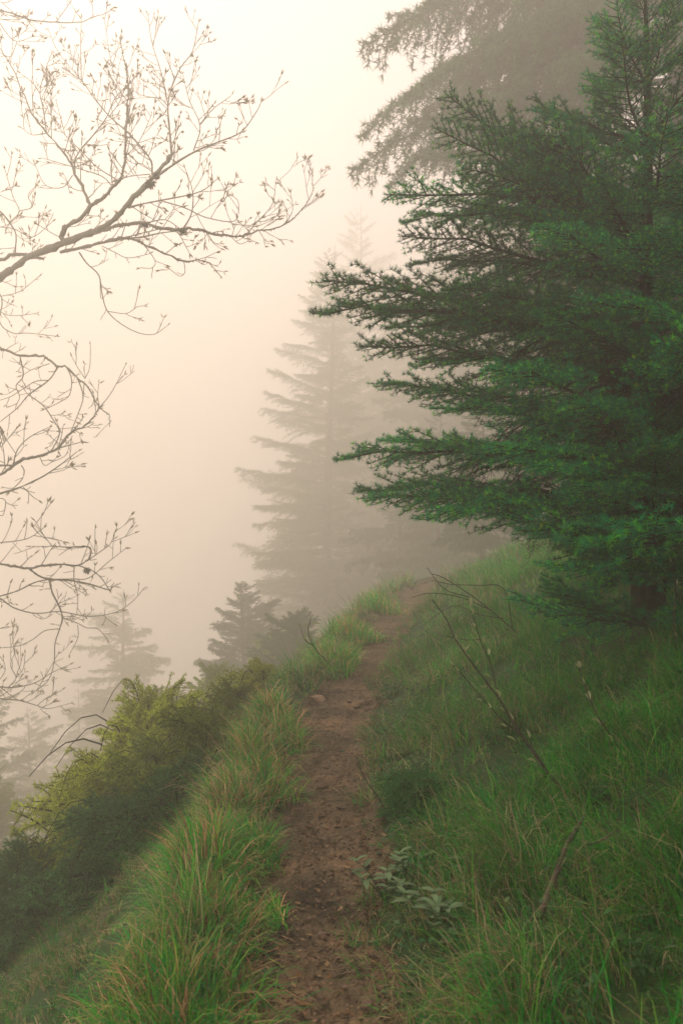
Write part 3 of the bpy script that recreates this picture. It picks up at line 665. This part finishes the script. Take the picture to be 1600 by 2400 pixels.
# each limb: list of (points in the photograph, width at start, width at end, twig spacing, bud chance); the first starts at the trunk
LIMBS = {
 'main': [(R1([(-330, 1600), (-150, 1400), (0, 1275), (60, 1235), (130, 1180), (200, 1155), (290, 1120), (380, 1080), (460, 1055), (530, 1000), (580, 950), (630, 890), (690, 830), (740, 775), (790, 710)]), 27, 8, 60, .5),
   (R1([(790, 710), (780, 600), (772, 490), (790, 400), (830, 310), (885, 235), (912, 105)]), 6, 1.8, 26, 1),
   (R1([(772, 490), (740, 455), (660, 440), (600, 410)]), 3, 1.6, 26, 1), (R1([(772, 480), (740, 330), (700, 200), (680, 70)]), 3.5, 1.6, 24, 1),
   (R1([(735, 800), (830, 735), (920, 685), (1010, 650), (1110, 605), (1180, 510), (1198, 470)]), 6, 1.8, 26, 1), (R1([(890, 690), (920, 580), (870, 460), (840, 340)]), 3.4, 1.6, 24, 1), (R1([(920, 570), (980, 500), (1062, 440)]), 3, 1.6, 22, 1),
   (R1([(700, 800), (695, 740), (650, 680), (590, 610), (510, 540), (440, 460), (375, 370), (300, 320)]), 5.5, 1.8, 26, 1), (R1([(375, 370), (372, 210), (375, 90)]), 3, 1.6, 26, 1), (R1([(375, 370), (270, 240), (225, 140)]), 2.4, 1.5, 26, 1),
   (R1([(690, 800), (600, 810), (540, 830)]), 2.5, 1.6, 22, .6), (R1([(700, 790), (640, 750), (590, 800)]), 2.4, 1.5, 22, .6)],
 'upper': [(R1([(290, 1112), (285, 1070), (320, 1030), (370, 1005), (415, 945), (480, 905), (520, 860), (560, 810), (575, 720), (580, 600), (585, 500), (590, 400), (570, 270), (555, 190)]), 14, 1.8, 28, .9),
   (R1([(415, 940), (385, 870), (345, 800), (320, 740), (270, 670), (215, 610), (150, 520), (100, 410), (50, 300), (0, 220)]), 8, 2, 30, .8), (R1([(345, 800), (345, 740), (370, 690), (430, 620), (490, 540), (530, 450), (600, 380), (655, 320)]), 5, 1.7, 26, 1),
   (R1([(215, 610), (200, 500), (185, 420), (210, 320), (240, 240)]), 3.6, 1.7, 24, 1), (R1([(185, 430), (150, 380), (100, 340)]), 2.5, 1.5, 18, 1), (R1([(215, 612), (150, 620), (105, 590)]), 2.4, 1.5, 24, 1), (R1([(520, 860), (470, 810), (380, 780), (280, 750), (195, 725)]), 3.2, 1.5, 26, .6), (R1([(335, 805), (290, 860), (210, 850), (160, 750)]), 2.6, 1.5, 30, .5),
   (R1([(545, 830), (450, 770), (380, 700), (300, 620), (240, 540), (205, 460)]), 3, 1.6, 26, 1), (R1([(300, 620), (280, 540), (260, 470)]), 2.2, 1.5, 24, 1), (R1([(500, 540), (560, 440), (520, 330), (480, 90)]), 2.6, 1.5, 26, 1), (R1([(575, 720), (640, 650), (700, 520)]), 2.6, 1.5, 22, 1)],
 'middle': [(R1([(380, 1085), (470, 1060), (560, 1035), (670, 1025), (740, 1050), (840, 1055), (870, 1048), (960, 1070), (1060, 1085), (1130, 1080), (1190, 1060), (1290, 1040), (1370, 980), (1435, 890), (1430, 790)]), 9, 1.8, 34, .9),
   (R1([(840, 1055), (880, 980), (885, 880), (850, 770)]), 4, 1.6, 22, 1), (R1([(590, 955), (640, 940), (740, 920), (870, 895), (940, 870), (1000, 820)]), 5, 1.6, 28, .8), (R1([(750, 925), (850, 955), (950, 1000), (1080, 1015), (1095, 930), (1075, 905)]), 3, 1.6, 30, .8),
   (R1([(1130, 1080), (1180, 1020), (1250, 940), (1268, 830)]), 3, 1.6, 24, 1), (R1([(1320, 1015), (1345, 960), (1335, 890)]), 2.4, 1.5, 22, 1), (R1([(1065, 1085), (1090, 1020), (1130, 1050)]), 2, 1.4, 22, 1), (R1([(670, 1025), (760, 1010), (840, 1060)]), 3, 1.6, 20, .7), (R1([(1060, 1085), (1100, 1120), (1135, 1110)]), 2, 1.4, 30, .6), (R1([(1190, 1060), (1220, 1105), (1240, 1108)]), 2, 1.4, 30, .6)],
 'lower': [(R1([(280, 1155), (400, 1135), (500, 1105), (600, 1095), (680, 1130), (780, 1175), (850, 1200), (910, 1195), (960, 1210), (1015, 1270)]), 9, 1.7, 30, .4),
   (R1([(500, 1100), (640, 1090), (740, 1070), (830, 1060)]), 5, 2, 24, .5), (R1([(365, 1160), (400, 1210), (455, 1265), (470, 1350), (495, 1430), (560, 1490), (640, 1530), (710, 1535), (770, 1495)]), 4, 1.6, 60, .5), (R1([(495, 1430), (580, 1440), (630, 1410), (660, 1405)]), 2.2, 1.5, 40, .5), (R1([(460, 1280), (465, 1370), (490, 1350)]), 2, 1.4, 60, .4),
   (R1([(560, 1095), (700, 1060), (800, 1050), (870, 1160)]), 3, 1.6, 20, .4), (R1([(640, 1100), (710, 1190), (700, 1230), (645, 1230)]), 2.2, 1.4, 26, .4), (R1([(845, 1200), (850, 1250), (825, 1268), (780, 1235)]), 2.2, 1.5, 30, .5), (R1([(470, 1130), (530, 1160), (590, 1185), (690, 1165)]), 2.4, 1.5, 24, .3), (R1([(900, 1195), (950, 1180), (990, 1160)]), 2, 1.4, 30, .5)],
 'left': [(R1([(-330, 1350), (-150, 1230), (0, 1195), (60, 1170), (135, 1170)]), 12, 9, 60, .2), (R1([(-120, 880), (0, 970), (50, 1030), (75, 1080), (70, 1165)]), 6, 3.5, 26, .7), (R1([(50, 1020), (90, 970), (60, 900), (25, 780)]), 3, 1.6, 28, .9), (R1([(90, 970), (150, 950), (130, 900), (160, 860)]), 2.4, 1.5, 26, .9), (R1([(-30, 1040), (60, 1050), (130, 1085), (170, 1080), (240, 1020)]), 3, 1.5, 30, .9), (R1([(130, 1180), (200, 1190)]), 9, 6, 80, .1),
   (R1([(-60, 1290), (10, 1370), (0, 1480), (60, 1530), (130, 1530), (260, 1545)]), 4, 1.7, 34, .6), (R1([(10, 1360), (90, 1340), (180, 1270)]), 2.4, 1.5, 26, .7), (R1([(-20, 1420), (50, 1450), (170, 1440)]), 2.4, 1.5, 24, .7)],
 'top': [(R1([(-700, 1000), (-420, 320), (-200, 60), (0, 45), (100, 80), (230, 100), (350, 105), (430, 80), (510, 50)]), 8, 1.7, 40, .6), (R1([(260, 100), (330, 0), (345, -60)]), 2.4, 1.5, 30, .7), (R1([(430, 80), (425, 15)]), 2.2, 1.5, 26, .8), (R1([(-100, 80), (80, 90), (130, 60)]), 2.4, 1.5, 26, .8), (R1([(-50, 20), (30, 150), (80, 190), (145, 170)]), 3, 1.5, 26, .8), (R1([(80, 190), (50, 260), (0, 240)]), 2.4, 1.5, 20, .8), (R1([(-80, -60), (50, 45)]), 2.4, 1.5, 26, .8)],
 'arched': [(R2([(-400, 420), (-200, 290), (0, 275), (110, 312), (220, 315), (275, 340), (320, 375), (365, 375), (420, 430), (470, 470), (510, 530), (550, 600), (600, 640), (605, 690)]), 9, 1.8, 40, .15),
   (R2([(110, 312), (130, 425), (90, 480), (110, 540), (90, 590)]), 4, 1.7, 26, .2), (R2([(320, 378), (270, 450), (160, 530), (100, 600), (0, 680)]), 4.6, 1.8, 24, .2), (R2([(370, 380), (395, 440), (385, 530), (330, 570), (250, 610)]), 3.4, 1.5, 22, .2), (R2([(430, 440), (460, 540), (430, 640), (390, 740)]), 3.4, 2, 26, .2), (R2([(275, 358), (180, 390), (130, 420)]), 2.4, 1.5, 26, .2), (R2([(550, 600), (620, 510), (690, 370)]), 2.6, 1.5, 60, .5), (R2([(470, 440), (495, 380), (500, 260)]), 2.4, 1.5, 60, .5), (R2([(270, 450), (200, 455), (140, 490), (60, 540), (0, 560)]), 3, 1.5, 24, .2), (R2([(550, 600), (540, 540), (545, 470)]), 2.2, 1.4, 30, .2), (R2([(470, 440), (430, 380), (400, 325)]), 2.2, 1.4, 30, .3)],
 'rising': [(R2([(-400, 1150), (-180, 1050), (0, 970), (70, 925), (130, 885), (220, 870), (320, 825), (390, 740), (450, 710), (520, 650), (550, 605)]), 11, 3, 34, .4),
   (R2([(320, 825), (450, 790)]), 3.4, 1.8, 30, .3), (R2([(160, 530), (240, 590), (290, 660), (330, 740), (290, 830)]), 3, 3, 26, .2), (R2([(-120, 1120), (0, 1075), (100, 1045), (220, 990), (300, 940), (380, 880), (430, 840)]), 6, 1.7, 24, .5), (R2([(120, 920), (135, 950), (120, 1000), (60, 1060)]), 3, 2, 26, .3), (R2([(130, 1040), (180, 1090), (210, 1110)]), 2.4, 1.5, 26, .3), (R2([(70, 925), (100, 830), (170, 760), (270, 710)]), 3.4, 1.6, 20, .9), (R2([(30, 940), (20, 830), (0, 740)]), 2.6, 1.5, 22, .9), (R2([(220, 870), (250, 920), (310, 880)]), 2.4, 1.5, 22, .5), (R2([(-60, 930), (0, 920), (70, 920)]), 6, 5, 40, .2), (R2([(320, 825), (340, 760), (350, 700)]), 2.4, 1.5, 26, .4), (R2([(-40, 1100), (30, 1110), (20, 1190), (0, 1195)]), 2.4, 1.5, 26, .3)],
 'level': [(R2([(-420, 1420), (-200, 1430), (0, 1460), (80, 1475), (160, 1485), (280, 1462), (430, 1468), (490, 1430), (500, 1375), (430, 1365), (350, 1370), (280, 1365), (180, 1370)]), 9, 1.6, 34, .4),
   (R2([(430, 1470), (510, 1500), (560, 1540), (600, 1600)]), 3.4, 2.4, 50, .1), (R2([(160, 1485), (210, 1525), (270, 1545), (400, 1555), (500, 1575), (600, 1605), (620, 1585)]), 6, 3, 34, .2), (R2([(275, 1550), (290, 1620), (330, 1700), (345, 1760), (330, 1820), (305, 1900), (300, 2000), (270, 2100), (190, 2170)]), 5.4, 2, 46, .3),
   (R2([(345, 1760), (430, 1790), (480, 1815), (540, 1820), (595, 1880)]), 3, 1.8, 60, .1), (R2([(430, 1800), (430, 1870), (385, 1960)]), 2.2, 1.5, 80, .1), (R2([(330, 1820), (250, 1830), (180, 1880), (100, 1915), (0, 1925), (-80, 1930)]), 2.8, 1.7, 80, .1), (R2([(-120, 1660), (0, 1640), (100, 1610), (180, 1570), (260, 1550), (400, 1545), (490, 1540), (600, 1450), (690, 1380)]), 5, 1.6, 26, .7),
   (R2([(490, 1440), (560, 1390), (610, 1350), (645, 1260)]), 2.8, 1.5, 22, 1), (R2([(525, 1410), (525, 1270)]), 2.2, 1.5, 50, .8), (R2([(-100, 1600), (0, 1650), (80, 1705), (200, 1735), (330, 1725), (470, 1750), (570, 1745), (660, 1720), (740, 1660), (795, 1595)]), 4.4, 1.6, 30, .7), (R2([(410, 1475), (410, 1555), (430, 1640), (425, 1730)]), 3, 1.7, 34, .4), (R2([(0, 1345), (100, 1335), (170, 1315), (240, 1265)]), 3, 1.6, 18, .8), (R2([(-200, 1370), (-80, 1350), (0, 1345)]), 4, 3, 30, .4), (R2([(290, 1365), (240, 1300), (200, 1230)]), 2.2, 1.4, 24, .6), (R2([(200, 1735), (260, 1760), (330, 1640)]), 2.2, 1.4, 24, .3), (R2([(570, 1745), (600, 1770), (625, 1790)]), 2, 1.4, 40, .3)],
 'lowest': [(R2([(-420, 2080), (-200, 2110), (0, 2140), (100, 2140), (200, 2115), (290, 2060), (380, 2020)]), 6, 1.7, 30, .6), (R2([(-180, 2180), (0, 2205), (110, 2215), (210, 2245), (270, 2260), (390, 2230)]), 4, 1.6, 26, .6), (R2([(0, 2140), (80, 2200), (110, 2215)]), 2.6, 1.6, 30, .4), (R2([(50, 2140), (90, 2090), (60, 2020), (85, 1950)]), 2.8, 1.5, 18, .9), (R2([(90, 2090), (130, 2040), (140, 1960)]), 2.4, 1.5, 20, .9), (R2([(210, 2240), (260, 2200), (340, 2160)]), 2.4, 1.5, 24, .8), (R2([(-60, 1870), (0, 1820), (30, 1810)]), 2.4, 1.5, 18, .6), (R2([(0, 2100), (30, 2050), (20, 1990)]), 2.4, 1.5, 18, .9), (R2([(200, 2165), (270, 2050), (320, 1960)]), 2.2, 1.5, 30, .5)]}

base = np.array([TX, YB + .2, H(TX, YB + .2)])
bare = thing('bare_tree', 'bare budding broadleaf tree stretching mossy branches in from the left', 'tree', base)
tw = MB(); tz = np.linspace(-.5, 17.5 - base[2], 22)
TPTS = np.stack([.5 * np.sin(tz * .33) - .25, .35 * np.cos(tz * .4) - .35, tz], 1)
tube(tw, TPTS, np.interp(tz, [-.5, .2, 3, tz[-1]], [.6, .46, .4, .07]), 12); tw.build('trunk', [M['twig']], bare)

def spindle(mb, p, d, L, w, col, rg):
    d = d / (np.linalg.norm(d) + 1e-9); a = np.cross(d, rg.standard_normal(3)); a /= np.linalg.norm(a); b = np.cross(d, a)
    ring = [p + d * L * .45 + w * .5 * (math.cos(k * 2.094) * a + math.sin(k * 2.094) * b) for k in range(3)]
    mb.add(np.array([p] + ring + [p + d * L]), [(0, 2, 1), (0, 3, 2), (0, 1, 3), (4, 1, 2), (4, 2, 3), (4, 3, 1)], col)

def bud_pair(mb, p, d, rg, s=1.0):
    for k in range(2 if rg.random() < .75 else 3):
        q = d / (np.linalg.norm(d) + 1e-9) + rg.normal(0, .3, 3); L = rg.uniform(.07, .135) * s
        spindle(mb, p, q, L, L * .22, np.array([1, 1, 1]) * rg.uniform(.7, 1.25), rg)

rg = np.random.default_rng(77)
def twig(mb, bb, p, d, L, r, budc, level=0):
    q = np.linspace(0, 1, 4); d = d / np.linalg.norm(d); up = np.array([0, 0, rg.uniform(.0, .5)])
    P = p + L * (d * q[:, None] + up * (q ** 2)[:, None] * .6 + rg.normal(0, .03, (4, 3)) * q[:, None])
    tube(mb, P, np.linspace(r, max(r * .6, .0046), 4), 4 if level == 0 else 3)
    if rg.random() < budc: bud_pair(bb, P[-1], P[-1] - P[-2], rg)
    if level < 2 and L > .2:
        for k in range(int(rg.integers(1, 3))):
            t = rg.uniform(.3, .9); pp = p + (P[-1] - p) * t; pp = np.array([np.interp(t, q, P[:, j]) for j in range(3)])
            dd = d + rg.normal(0, .5, 3) * [1, .9, 1] + [0, 0, .35]
            twig(mb, bb, pp, dd, L * rg.uniform(.3, .6), r * .75, budc, level + 1)

for key, lines in LIMBS.items():
    mb, bb = MB(), MB()
    for li, (pts, w0, w1, sp, budc) in enumerate(lines):
        P2 = smooth_line(pts, 4); P = np.array([at(u, v, depth(u, v)) for u, v in P2]) - base
        if pts[0][0] < -120:                                # starts at the trunk
            zz = P[0][2] - .8; a0 = np.array([np.interp(zz, tz, TPTS[:, 0]), np.interp(zz, tz, TPTS[:, 1]), zz])
            P = np.vstack([smooth_line([a0, .5 * (a0 + P[0]) + [0, 0, -.05], P[0]], 4)[:-1], P])
        k = len(P); r = np.linspace(w0 * .85, w1 * .9, k) * .5 * YB / F_PX
        gn = 1 + .16 * rg.standard_normal(k) * (r > .012); r = np.maximum(r * gn, .005)
        if w0 > 6: P = P + rg.normal(0, .008, P.shape)
        tube(mb, P, r, 7 if w0 > 6 else 5)
        bud_pair(bb, P[-1], P[-1] - P[-2], rg)
        s = np.r_[0, np.cumsum(np.linalg.norm(np.diff(P, axis=0), axis=1))]; step = 1.2 * sp * YB / F_PX
        for t in np.arange(step * rg.uniform(.4, 1), s[-1], step):
            t = t + rg.normal(0, step * .25); p = np.array([np.interp(t, s, P[:, j]) for j in range(3)]); i = min(int(np.searchsorted(s, t)), k - 1)
            tan = P[i] - P[max(i - 1, 0)]; tan = tan / (np.linalg.norm(tan) + 1e-9); rr = np.interp(t, s, r)
            if rr > .018 and rg.random() < .4: continue
            side = np.cross(tan, [0, 1, 0]) * rg.choice([-1, 1]); d = .8 * tan + side * rg.uniform(.5, 1.1) + np.array([0, rg.normal(0, .55), .15])
            twig(mb, bb, p, d, rg.uniform(.12, .44) * (1.2 if budc > .7 else .85), min(.0085, max(rr * .6, .0058)), budc)
        if w0 > 8:                                          # moss and stubs roughening the thick limbs
            for t in np.arange(.1, s[-1], .06):
                p = np.array([np.interp(t, s, P[:, j]) for j in range(3)]); rr = np.interp(t, s, r)
                spindle(mb, p, rg.normal(0, 1, 3), rr + rg.uniform(.01, .04), .028, (1, 1, 1), rg)
    o = mb.build('limb', [M['twig']], bare)
    if bb.n: tag(bb.build('leaf_buds', [M['bud']], o), kind='stuff')
for u, v, s in [(353, 430, .045), (368, 414, .028), (342, 526, .03), (427, 541, .026), (204, 1337, .034), (443, 459, .02)]:
    mb = MB(); p = at(u, v, depth(u, v)) - base; s *= 2.2
    mb.add(ICO2_V * s * .5 + p, ICO2_F)
    for k in range(150): spindle(mb, p, rg.normal(0, 1, 3) + [0, 0, -.3], s * rg.uniform(.6, 1.25), s * .18, np.ones(3) * rg.uniform(.6, 1.3), rg)
    mb.build('moss_clump', [M['moss']], bare)

# ------------------------------------------------------------------ saplings, herbs and sticks
def leaf_mesh(name, L, w, mat, fold=.25, curl=.3):
    mb = MB(); n = 5; V, t = [], []
    for i in range(n + 1):
        q = i / n; ww = w * math.sin(math.pi * min(1, q * .93 + .07)) ** .8 * .5; z = -curl * L * q * q
        V += [(L * q, -ww, z + fold * ww), (L * q, 0, z), (L * q, ww, z + fold * ww)]
    for i in range(n):
        a = 3 * i; t += [(a, a + 1, a + 4), (a, a + 4, a + 3), (a + 1, a + 2, a + 5), (a + 1, a + 5, a + 4)]
    mb.add(V, t); return mb.mesh(name, [mat])

catkin_me = leaf_mesh('leaf_bud', .040, .014, M['catkin'], .9, .1)
def sapling(base_uv, stems, label, seed, dep, buds=True, cat='sapling', budsize=1.0):
    rg = np.random.default_rng(seed); p0 = ground_hit(*base_uv); root = thing('sapling', label, cat, p0)
    for si, (pts, w0, w1) in enumerate(stems):
        P2 = smooth_line(pts, 4); k = len(P2)
        P = np.array([at(u, v, p0[1] + dep * (1 - (v - pts[-1][1]) / max(base_uv[1] - pts[-1][1], 1))) for u, v in P2]) - p0
        if si == 0: P[0] = (0, 0, -.04)
        mb = MB(); tube(mb, P, np.linspace(w0, w1, k) * .5 * p0[1] / F_PX, 5)
        s = np.r_[0, np.cumsum(np.linalg.norm(np.diff(P, axis=0), axis=1))]; spots = []
        if buds:
            for t in np.arange(s[-1] * .2, s[-1], .085):
                i = min(int(np.searchsorted(s, t)), k - 1); p = np.array([np.interp(t, s, P[:, j]) for j in range(3)]); tan = P[i] - P[i - 1]; tan /= np.linalg.norm(tan)
                d = tan + rg.normal(0, .45, 3); L = rg.uniform(.01, .05); tube(mb, np.array([p, p + d * L * .5, p + d * L]), [.0013, .0012, .001], 3); spots.append((p + d * L, d))
            spots.append((P[-1], tan))
        st = mb.build('stem', [M['stem']], root)
        for p, d in spots:
            for kk in range(int(rg.integers(1, 3))):
                dd = Vector(d) + Vector(rg.normal(0, .3, 3)) + Vector((0, 0, .35)); o = link('leaf_bud', catkin_me, st, tuple(p))
                o.rotation_euler = dd.to_track_quat('X', 'Z').to_euler(); q = rg.uniform(.6, 1.25) * budsize; o.scale = (q, q, q)
    return root
sapling((1352, 1895), [([(1352, 1895), (1290, 1820), (1250, 1765), (1200, 1690), (1170, 1640), (1110, 1560), (1068, 1500), (1045, 1450), (1012, 1405)], 7, 2.6), ([(1295, 1840), (1265, 1780), (1225, 1730), (1180, 1690), (1150, 1660), (1090, 1590), (1060, 1560)], 4.5, 2.2), ([(1168, 1640), (1150, 1560), (1125, 1500), (1108, 1440)], 3.2, 2)],
        'leaning budding sapling in the grass beside the path bend', 501, .5)
sapling((1500, 1830), [([(1500, 1830), (1440, 1740), (1390, 1660), (1355, 1565)], 4, 2.2)], 'thin single stemmed sapling right of the leaning one', 502, .4)
sapling((915, 1915), [([(915, 1915), (880, 1860), (858, 1830), (836, 1785)], 4, 2)], 'short thin twig sprouting by the right path edge', 503, .2, False)
sapling((1585, 1560), [([(1585, 1560), (1578, 1450), (1582, 1380), (1576, 1290)], 4, 2.4)], 'slender sapling with cream buds at the right border', 504, .1, budsize=.9)
sapling((1230, 1500), [([(1230, 1500), (1160, 1440), (1110, 1400), (1040, 1355), (1010, 1345)], 3.4, 1.6), ([(1200, 1470), (1180, 1380), (1120, 1372), (1060, 1370), (1010, 1360)], 3, 1.5), ([(1150, 1430), (1080, 1400), (1010, 1390), (965, 1400)], 2.8, 1.5), ([(1100, 1400), (1040, 1380), (1000, 1330)], 2.6, 1.5), ([(1180, 1450), (1120, 1440), (1060, 1420), (985, 1470)], 2.4, 1.4), ([(1215, 1480), (1180, 1490), (1100, 1500), (1040, 1490)], 2.4, 1.4)],
        'leafless thin shrub below the dark cedar', 505, .3, False, 'shrub')
sapling((800, 1590), [([(800, 1590), (765, 1550), (735, 1515), (722, 1480), (728, 1450)], 4, 2), ([(735, 1515), (715, 1500), (705, 1475)], 2.6, 1.8)], 'small sapling with pale leaves at the left of the bend', 506, .1, budsize=2.1)

sage_me = leaf_mesh('leaf', .06, .026, M['sage'], .3, .35); herb_me = leaf_mesh('leaf', .04, .02, M['herb'], .3, .3)
def leafy(u, v, n, me, label, seed, size=1.0, hgt=.12, name='leafy_plant', stems=5):
    rg = np.random.default_rng(seed); p0 = ground_hit(u, v); root = thing(name, label, 'plant', p0); mb = MB(); per = max(1, n // stems); hold = []
    for s in range(stems):
        a = rg.uniform(0, 6.28); r = hgt * rg.uniform(.25, .95); q = np.linspace(0, 1, 5); P = np.stack([math.cos(a) * r * q, math.sin(a) * r * q, hgt * rg.uniform(.7, 1.2) * np.sin(q * 1.45)], 1)
        tube(mb, P, np.linspace(.0028, .0014, 5), 4); hold.append(P)
    mb.build('stem', [M['herb']], root)
    for P in hold:
        for k in range(per):
            t = 1 - .65 * (k / max(per, 1)) ** 1.2; p = np.array([np.interp(t, np.linspace(0, 1, 5), P[:, j]) for j in range(3)]); o = link('leaf', me, root, tuple(p))
            d = Vector((math.cos(k * 2.4), math.sin(k * 2.4), rg.uniform(.1, .9))); o.rotation_euler = d.to_track_quat('X', 'Z').to_euler(); sc_ = size * rg.uniform(.6, 1.15); o.scale = (sc_,) * 3
    return root
leafy(1000, 2200, 36, sage_me, 'pale felted leafy plant low on the right path edge', 511, 1.1, .14)
leafy(905, 2120, 32, sage_me, 'pale felted plant a little farther up the path edge', 512, 1.0, .14)
leafy(960, 2080, 16, sage_me, 'pale leaved plant behind the two at the path edge', 513, .95, .13)
leafy(1080, 2060, 14, sage_me, 'small pale leaved plant among the grass right of the others', 514, .7, .1)
for i, (u, v, lab) in enumerate([(1490, 1925, 'dark green lobed herb beside the sapling base'), (1400, 1900, 'low green herb at the foot of the leaning sapling'), (1500, 2330, 'broad bright green herb in the lower right corner'), (1060, 2330, 'low green herb by the path in the foreground'), (960, 2370, 'small leaved herb at the bottom edge beside the path'), (1180, 2360, 'tangled green herb right of the bottom edge herbs'), (1040, 2250, 'small green herb under the pale felted plant')]):
    leafy(u, v, 40, herb_me, lab, 520 + i, .8, .10, 'green_herb', 9)
tree_of('cushion_bush', 'small dark green low bush in the grass right of the path', 'bush', ground_hit(985, 1900), cr_j[1], tr_j, .30, 2.2, None, M['needle_dark'], 1.3)

def stick(pts, w, label, lift=.05):
    P = smooth_line([ground_hit(u, v) + [0, 0, lift + .05 * i] for i, (u, v) in enumerate(pts)], 4); mb = MB(); p0 = P[0].copy()
    r = np.linspace(w, w * .6, len(P)) * (1 + .12 * np.random.default_rng(len(label)).standard_normal(len(P))); tube(mb, P - p0, r, 7)
    o = mb.build('fallen_stick', [M['stick']]); o.location = tuple(p0); return tag(o, label, 'stick')
stick([(1262, 2190), (1300, 2120), (1330, 2075), (1372, 2035)], .011, 'thick broken stick leaning in the grass at lower right')
stick([(1378, 2062), (1410, 2085), (1445, 2100)], .005, 'thin pale straw stalk right of the broken stick', .12)

rgh = np.random.default_rng(91); hbm = MB()
for i in range(190):
    y = 2.0 * (7 / 2.0) ** rgh.random(); side = 1 if rgh.random() < .8 else -1
    d = side * (.30 + rgh.gamma(1.6, .28 if side > 0 else .12)); cx_, cy_ = path_x(y) + d, y
    tone = np.array([(1, 1, 1), (.8, 1.15, .9), (1.9, 1.25, 1.0), (.55, .85, .8)][int(rgh.integers(4))]) * rgh.uniform(.7, 1.3)
    for k in range(int(rgh.integers(8, 30))):
        a = rgh.uniform(0, 6.28); r = .09 * math.sqrt(rgh.random()); x0, y0 = cx_ + r * math.cos(a), cy_ + r * math.sin(a); z0 = H(x0, y0) + rgh.uniform(.02, .12)
        L = rgh.uniform(.012, .032) * (1 + .06 * y); w = L * rgh.uniform(.28, .45); b = rgh.uniform(0, 6.28); e = rgh.uniform(-.1, .8)
        f = np.array([math.cos(b) * math.cos(e), math.sin(b) * math.cos(e), math.sin(e)]); sd = np.array([-math.sin(b), math.cos(b), rgh.normal(0, .3)])
        p = np.array([x0, y0, z0]); hbm.add([p, p + f * L * .45 - sd * w + [0, 0, .2 * w], p + f * L * .5, p + f * L * .45 + sd * w + [0, 0, .2 * w], p + f * L - [0, 0, .15 * L]], [(0, 1, 2), (0, 2, 3), (1, 4, 2), (2, 4, 3)], tone * rgh.uniform(.8, 1.2))
tag(hbm.build('low_herbs', [M['herb']]), 'small leafy weeds mixed through the grass of both banks', 'weeds', kind='stuff')

# ------------------------------------------------------------------ haze
hm, n, l = nodes_of('fog')
pv = n.new('ShaderNodeVolumePrincipled'); pv.inputs['Color'].default_value = (.995, .96, .86, 1); pv.inputs['Density'].default_value = HAZE_DENSITY
pv.inputs['Anisotropy'].default_value = .52; o = n.new('ShaderNodeOutputMaterial'); l.new(pv.outputs['Volume'], o.inputs['Volume'])
hb = MB(); lo, hi = np.array([-95., -16., -80.]), np.array([85., 130., 36.])
cv = np.array([(a, b, c) for a in (lo[0], hi[0]) for b in (lo[1], hi[1]) for c in (lo[2], hi[2])])
hb.add(cv, [(0, 1, 3), (0, 3, 2), (4, 6, 7), (4, 7, 5), (0, 4, 5), (0, 5, 1), (2, 3, 7), (2, 7, 6), (0, 2, 6), (0, 6, 4), (1, 5, 7), (1, 7, 3)])
tag(hb.build('haze', [hm], None, False), 'pale warm fog filling the whole hillside', 'fog', kind='stuff')
